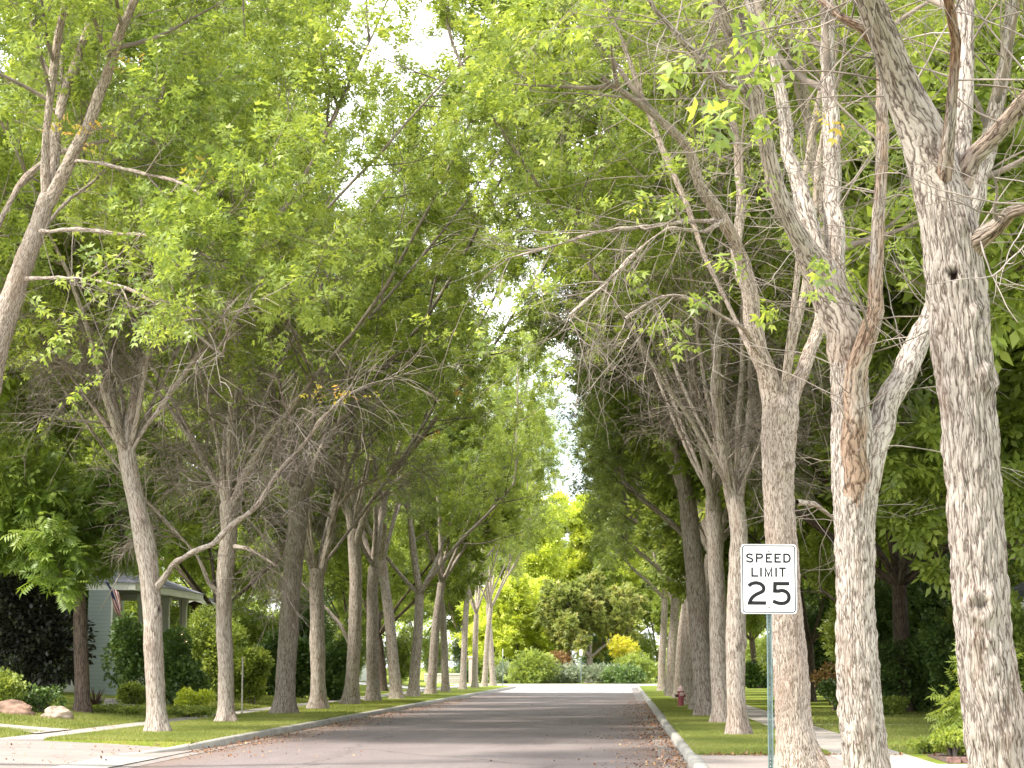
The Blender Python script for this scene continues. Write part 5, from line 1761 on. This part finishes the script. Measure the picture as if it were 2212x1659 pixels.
def house_porch():
    ox, oy = -18.6, 77.5
    z0 = gz(-19, 80)
    root = thing('house', (ox, oy, z0 - 0.1), 'pale house with a columned porch and grey hip roof behind the forked left tree', 'house')
    # local: x right, y away
    MB().box(-9.5, -2.2, 0.5, 13.5, 0, 3.9).build('wall', M['siding'], root)
    MB().box(-2.19, 0.9, 0.6, 12.4, 0, 0.55).build('porch_floor', M['trim'], root)
    mb = MB()
    hip_roof(mb, -10.1, 1.35, -0.1, 12.9, 3.98, 2.3, 4.6)
    roof = mb.build('roof', M['shingle'], root)
    f = MB().box(-10.05, 1.3, -0.05, 0.1, 3.72, 3.975)
    f.box(1.15, 1.3, 0.1, 12.7, 3.72, 3.975)
    f.box(-10.05, -9.9, 0.1, 12.7, 3.72, 3.975)
    f.box(-9.9, 1.15, 12.55, 12.7, 3.72, 3.975)
    f.build('fascia', M['white'], root)
    for yy in (4.2, 8.6, 12.0):
        MB().frustum(0.62, yy, 0.55, 3.5, 0.13, 0.13, 0.13, 0.13).box(0.44, 0.8, yy - 0.18, yy + 0.18, 3.5, 3.72).build('column', M['trim'], root, bevel=0.01)
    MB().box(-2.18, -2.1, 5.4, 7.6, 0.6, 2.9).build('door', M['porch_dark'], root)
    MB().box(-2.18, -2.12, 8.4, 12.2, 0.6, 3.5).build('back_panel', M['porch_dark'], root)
    window(root, 'X', 1.8, 3.4, 1.3, 2.9, -2.2)
    window(root, 'Y', -7.5, -6.0, 1.3, 2.9, 0.5)
    # lamps burning in the porch
    for (yy, zz, xx) in ((10.9, 2.35, 0.75), (11.6, 2.0, 0.9)):
        q = MB().lathe([(0.02, -0.08), (0.06, -0.055), (0.075, 0.0), (0.06, 0.055), (0.02, 0.08)], 14, 'Z', (xx, yy, zz)).build('porch_lamp', M['lamp'], root, smooth=True)
        MB().box(xx - 0.012, xx + 0.012, yy - 0.012, yy + 0.012, zz + 0.12, 3.72).build('lamp_rod', M['iron'], q)
    mb = MB()
    mb.frustum(0.05, 0.3, 0.0, 1.5, 0.72, 0.42, 0.44, 0.42)
    mb.frustum(0.05, 0.3, 1.5, 3.71, 0.44, 0.42, 0.41, 0.40)
    mb.build('siding_pier', M['siding'], root)
    MB().box(0.462, 0.52, -0.13, -0.06, 1.5, 3.71).build('corner_trim', M['white'], root)
    return root


HP = house_porch()


def flag():
    # hangs from an angled pole on the porch pier
    b = P(222, 1278, 77.0)
    root = thing('flag', b, 'striped red and white flag with a blue canton hanging from a short angled pole', 'flag')
    MB().lathe([(0.014, 0), (0.014, 1.25), (0.025, 1.27), (0.005, 1.32)], 8).build('pole', M['wood_pole'], root)
    pole = root.children[0]
    pole.rotation_euler = (0.3, math.radians(32), 0)
    pole.location = (-0.1, 0.12, -0.55)
    root.scale = (1.25, 1.25, 1.25)
    # the cloth: folded, hanging, striped
    nu, nv = 26, 26
    grid = []
    for j in range(nv + 1):
        for i in range(nu + 1):
            u, v = i / nu, j / nv
            x = 0.05 + u * 0.42 + v * 0.28 + 0.03 * math.sin(u * 9 + v * 3)
            z = 0.30 - v * 1.15 * (0.55 + 0.6 * u) - u * 0.35
            y = 0.09 * math.sin(u * 13 + v * 2.0) * (0.4 + v)
            grid.append((x, y, z))
    sets = {'red_stripes': [], 'white_stripes': [], 'canton': []}
    for j in range(nv):
        for i in range(nu):
            a = j * (nu + 1) + i
            q = (a, a + 1, a + nu + 2, a + nu + 1)
            if i < 14 and j < 10:
                sets['canton'].append(q)
            else:
                sets['red_stripes' if (i // 2) % 2 == 0 else 'white_stripes'].append(q)
    for nm, mt in (('red_stripes', 'flag_red'), ('white_stripes', 'flag_white'), ('canton', 'flag_blue')):
        me = bpy.data.meshes.new(nm)
        used = sorted({k for q in sets[nm] for k in q})
        mp = {k: n for n, k in enumerate(used)}
        me.from_pydata([grid[k] for k in used], [], [tuple(mp[k] for k in q) for q in sets[nm]])
        me.materials.append(M[mt])
        link(bpy.data.objects.new(nm, me), root)


flag()


def steps():
    q = at_ground(245, 66)
    root = thing('garden_steps', q, 'two broad grey stone steps beside the spiky plant', 'steps')
    MB().box(-0.55, 0.75, -0.3, 0.3, 0.02, 0.10).build('tread', M['stone'], root, bevel=0.01)
    MB().box(-0.45, 0.65, -0.2, 0.3, -0.1, 0.018).build('riser', M['stone'], root)
    MB().box(-0.25, 0.15, 0.0, 0.35, 0.104, 0.27).build('tread', M['stone'], root, bevel=0.01)


steps()


def simple_house(name, loc, w, d, h, rise, wallmat, label, rz=0, roofmat='shingle', gable=True):
    root = thing(name, loc, label, 'house', rz=rz)
    mb = MB().box(-w / 2, w / 2, 0, d, -0.3, h)
    mb.add([(-w / 2, 0.001, h), (w / 2, 0.001, h), (0, 0.001, h + rise), (-w / 2, d - 0.001, h), (w / 2, d - 0.001, h), (0, d - 0.001, h + rise)], [(0, 1, 2), (3, 5, 4)])
    mb.build('wall', M[wallmat], root)
    t, o = 0.14, 0.35
    mb = MB()
    sl = rise / (w / 2)
    for s_ in (-1, 1):
        x1, z1 = s_ * (w / 2 + o), h - o * sl
        vs = [(0, -o, h + rise + 0.01), (x1, -o, z1), (x1, d + o, z1), (0, d + o, h + rise + 0.01), (0, -o, h + rise + t), (x1, -o, z1 + t), (x1, d + o, z1 + t), (0, d + o, h + rise + t)]
        mb.add(vs, [(0, 1, 2, 3), (4, 7, 6, 5), (0, 4, 5, 1), (1, 5, 6, 2), (2, 6, 7, 3)])
    mb.build('roof', M[roofmat], root)
    mb = MB()
    for s_ in (-1, 1):
        x1, z1 = s_ * (w / 2 + o), h - o * sl
        mb.add([(0, -o - 0.03, h + rise - 0.1), (x1, -o - 0.03, z1 - 0.1), (x1, -o - 0.003, z1 - 0.1), (0, -o - 0.003, h + rise - 0.1),
                (0, -o - 0.03, h + rise + t + 0.02), (x1, -o - 0.03, z1 + t + 0.02), (x1, -o - 0.003, z1 + t + 0.02), (0, -o - 0.003, h + rise + t + 0.02)],
               [(0, 1, 5, 4), (1, 2, 6, 5), (2, 3, 7, 6), (4, 5, 6, 7), (0, 3, 2, 1)])
    mb.build('fascia', M['white'], root)
    window(root, 'Y', -w * 0.3, -w * 0.1, 1.1, 2.3, 0)
    window(root, 'Y', w * 0.1, w * 0.3, 1.1, 2.3, 0)
    window(root, 'X', d * 0.3, d * 0.5, 1.1, 2.3, w / 2)
    return root


simple_house('house', (-20.3, 104, gz(-20, 97)), 6.0, 8, 3.0, 1.1, 'porch_dark', 'dark red walled house with a white roof edge behind the second left trunk')
simple_house('house', (-21.3, 152, gz(-20, 150)), 6.5, 8, 3.2, 1.7, 'white_siding', 'bright white house seen between the fifth and sixth left trunks')
simple_house('house', (14.6, 63, KZ), 7.0, 8, 3.1, 1.8, 'siding', 'pale blue grey house behind the thick trunk at the right edge', gable=True)
simple_house('house', (14.6, 200, KZ), 9, 8, 3.0, 2.2, 'white_siding', 'far pale gabled house beyond the round bushes')


def fence_wall():
    q = P(975, 1440, 195)
    root = thing('iron_fence', (q.x, 195, KZ), 'black iron railing on a low stone wall beyond the crossing', 'fence')
    MB().box(-2.4, 1.3, 0, 0.35, -0.1, 0.75).build('stone_wall', M['stone'], root)
    MB().box(-2.45, 1.35, -0.04, 0.39, 0.753, 0.85).build('coping', M['trim'], root)
    mb = MB()
    mb.box(-2.3, 1.2, 0.15, 0.19, 0.95, 1.0).box(-2.3, 1.2, 0.15, 0.19, 2.0, 2.06)
    mb.build('rail', M['iron'], root)
    for i in range(24):
        x = -2.28 + i * 0.15
        MB().box(x - 0.014, x + 0.014, 0.155, 0.185, 0.853, 2.15).build('baluster', M['iron'], root)
    q = P(1021, 1440, 195)
    root = thing('brick_pillar', (q.x, 195, KZ), 'square pink brick pillar at the right end of the iron fence', 'pillar')
    MB().box(-0.36, 0.36, 0, 0.7, -0.1, 2.25).build('shaft', M['brick'], root)
    MB().box(-0.43, 0.43, -0.07, 0.77, 2.253, 2.38).build('cap', M['trim'], root)


fence_wall()


# orange-yellow leaf bunches at a few branch tips
def bunch(x, y, Y, n, seed, parent, s=0.2, rad=0.22, label='small bunch of orange yellow autumn leaves'):
    c = P(x, y, Y) - parent.location
    rng = np.random.default_rng(seed)
    pos = np.array(c)[None, :] + rng.normal(0, rad, (n, 3)) * np.array([1.2, 1, 0.7])
    o = leaves('autumn_leaves', pos, rng.normal(0, 1, (n, 3)), s, M['gold'], parent, T_ASH, rng, tint=rng.uniform(0, 1, n))
    o['label'] = label
    r = random.Random(seed)
    return o


bunch(748, 852, 43.8, 14, 1, L1)
bunch(690, 846, 44.2, 7, 2, L1, rad=0.16)
bunch(150, 272, 33.6, 12, 3, L0, rad=0.15)
bunch(200, 290, 33.6, 5, 4, L0, rad=0.1)
bunch(293, 132, 32.8, 8, 5, L0, rad=0.12)
bunch(425, 382, 32.4, 6, 6, L0, rad=0.1)
bunch(1805, 258, 21.6, 6, 7, R2, s=0.16, rad=0.07)
bunch(935, 945, 64, 10, 8, L3, rad=0.15)
bunch(1005, 838, 74, 18, 9, L4, rad=0.25)

# ------------------------------------------------------------------ sky and sun
SUN_EL, SUN_AZ = math.radians(52), math.radians(-118)       # azimuth measured from +Y towards +X: behind and left of the camera
w = bpy.data.worlds.new('World')
SC.world = w
w.use_nodes = True
nd, L = w.node_tree.nodes, w.node_tree.links
nd.clear()
out = nd.new('ShaderNodeOutputWorld')
bg = nd.new('ShaderNodeBackground')
sky = nd.new('ShaderNodeTexSky')
sky.sky_type = 'NISHITA'
sky.sun_disc = False
sky.sun_elevation = SUN_EL
sky.sun_rotation = SUN_AZ
sky.air_density = 1.0
sky.dust_density = 2.0
tc = nd.new('ShaderNodeTexCoord')
mp = nd.new('ShaderNodeMapping')
mp.inputs['Scale'].default_value = (1.0, 1.0, 2.2)
nz = nd.new('ShaderNodeTexNoise')
nz.inputs['Scale'].default_value = 2.2
nz.inputs['Detail'].default_value = 8
nz.inputs['Roughness'].default_value = 0.6
L.new(tc.outputs['Generated'], mp.inputs['Vector'])
L.new(mp.outputs[0], nz.inputs['Vector'])
cr = nd.new('ShaderNodeValToRGB')
cr.color_ramp.elements[0].position = 0.36
cr.color_ramp.elements[0].color = (0, 0, 0, 1)
cr.color_ramp.elements[1].position = 0.52
cr.color_ramp.elements[1].color = (1, 1, 1, 1)
L.new(nz.outputs['Fac'], cr.inputs['Fac'])
mx = nd.new('ShaderNodeMix')
mx.data_type = 'RGBA'
mx.inputs['B'].default_value = (13, 13.3, 13.8, 1)
L.new(cr.outputs['Color'], mx.inputs['Factor'])
L.new(sky.outputs[0], mx.inputs['A'])
L.new(mx.outputs['Result'], bg.inputs['Color'])
bg.inputs['Strength'].default_value = 0.10
L.new(bg.outputs[0], out.inputs['Surface'])

sun = bpy.data.lights.new('sun', 'SUN')
sun.energy = 2.9
sun.angle = math.radians(5.0)
sun.color = (1.0, 0.94, 0.84)
so = link(bpy.data.objects.new('sun', sun))
sd = Vector((math.sin(SUN_AZ) * math.cos(SUN_EL), math.cos(SUN_AZ) * math.cos(SUN_EL), math.sin(SUN_EL)))
so.rotation_euler = sd.to_track_quat('Z', 'Y').to_euler()
so.location = (-30, -20, 60)

# ------------------------------------------------------------------ camera and output
cam = bpy.data.cameras.new('camera')
cam.sensor_width = 36
cam.lens = 36 * F / 2212
cam.clip_end = 5000
co = link(bpy.data.objects.new('camera', cam))
co.location = CAM
from mathutils import Matrix
Rm = Matrix((RT, UP, -FW)).transposed()
co.rotation_euler = Rm.to_euler()
SC.camera = co
SC.view_settings.view_transform = 'Standard'
SC.view_settings.look = 'None'
SC.view_settings.exposure = 1.64
SC.view_settings.gamma = 1
SC.cycles.max_bounces = 8
SC.cycles.diffuse_bounces = 5
SC.cycles.transmission_bounces = 4
SC.cycles.glossy_bounces = 2
SC.cycles.use_denoising = True
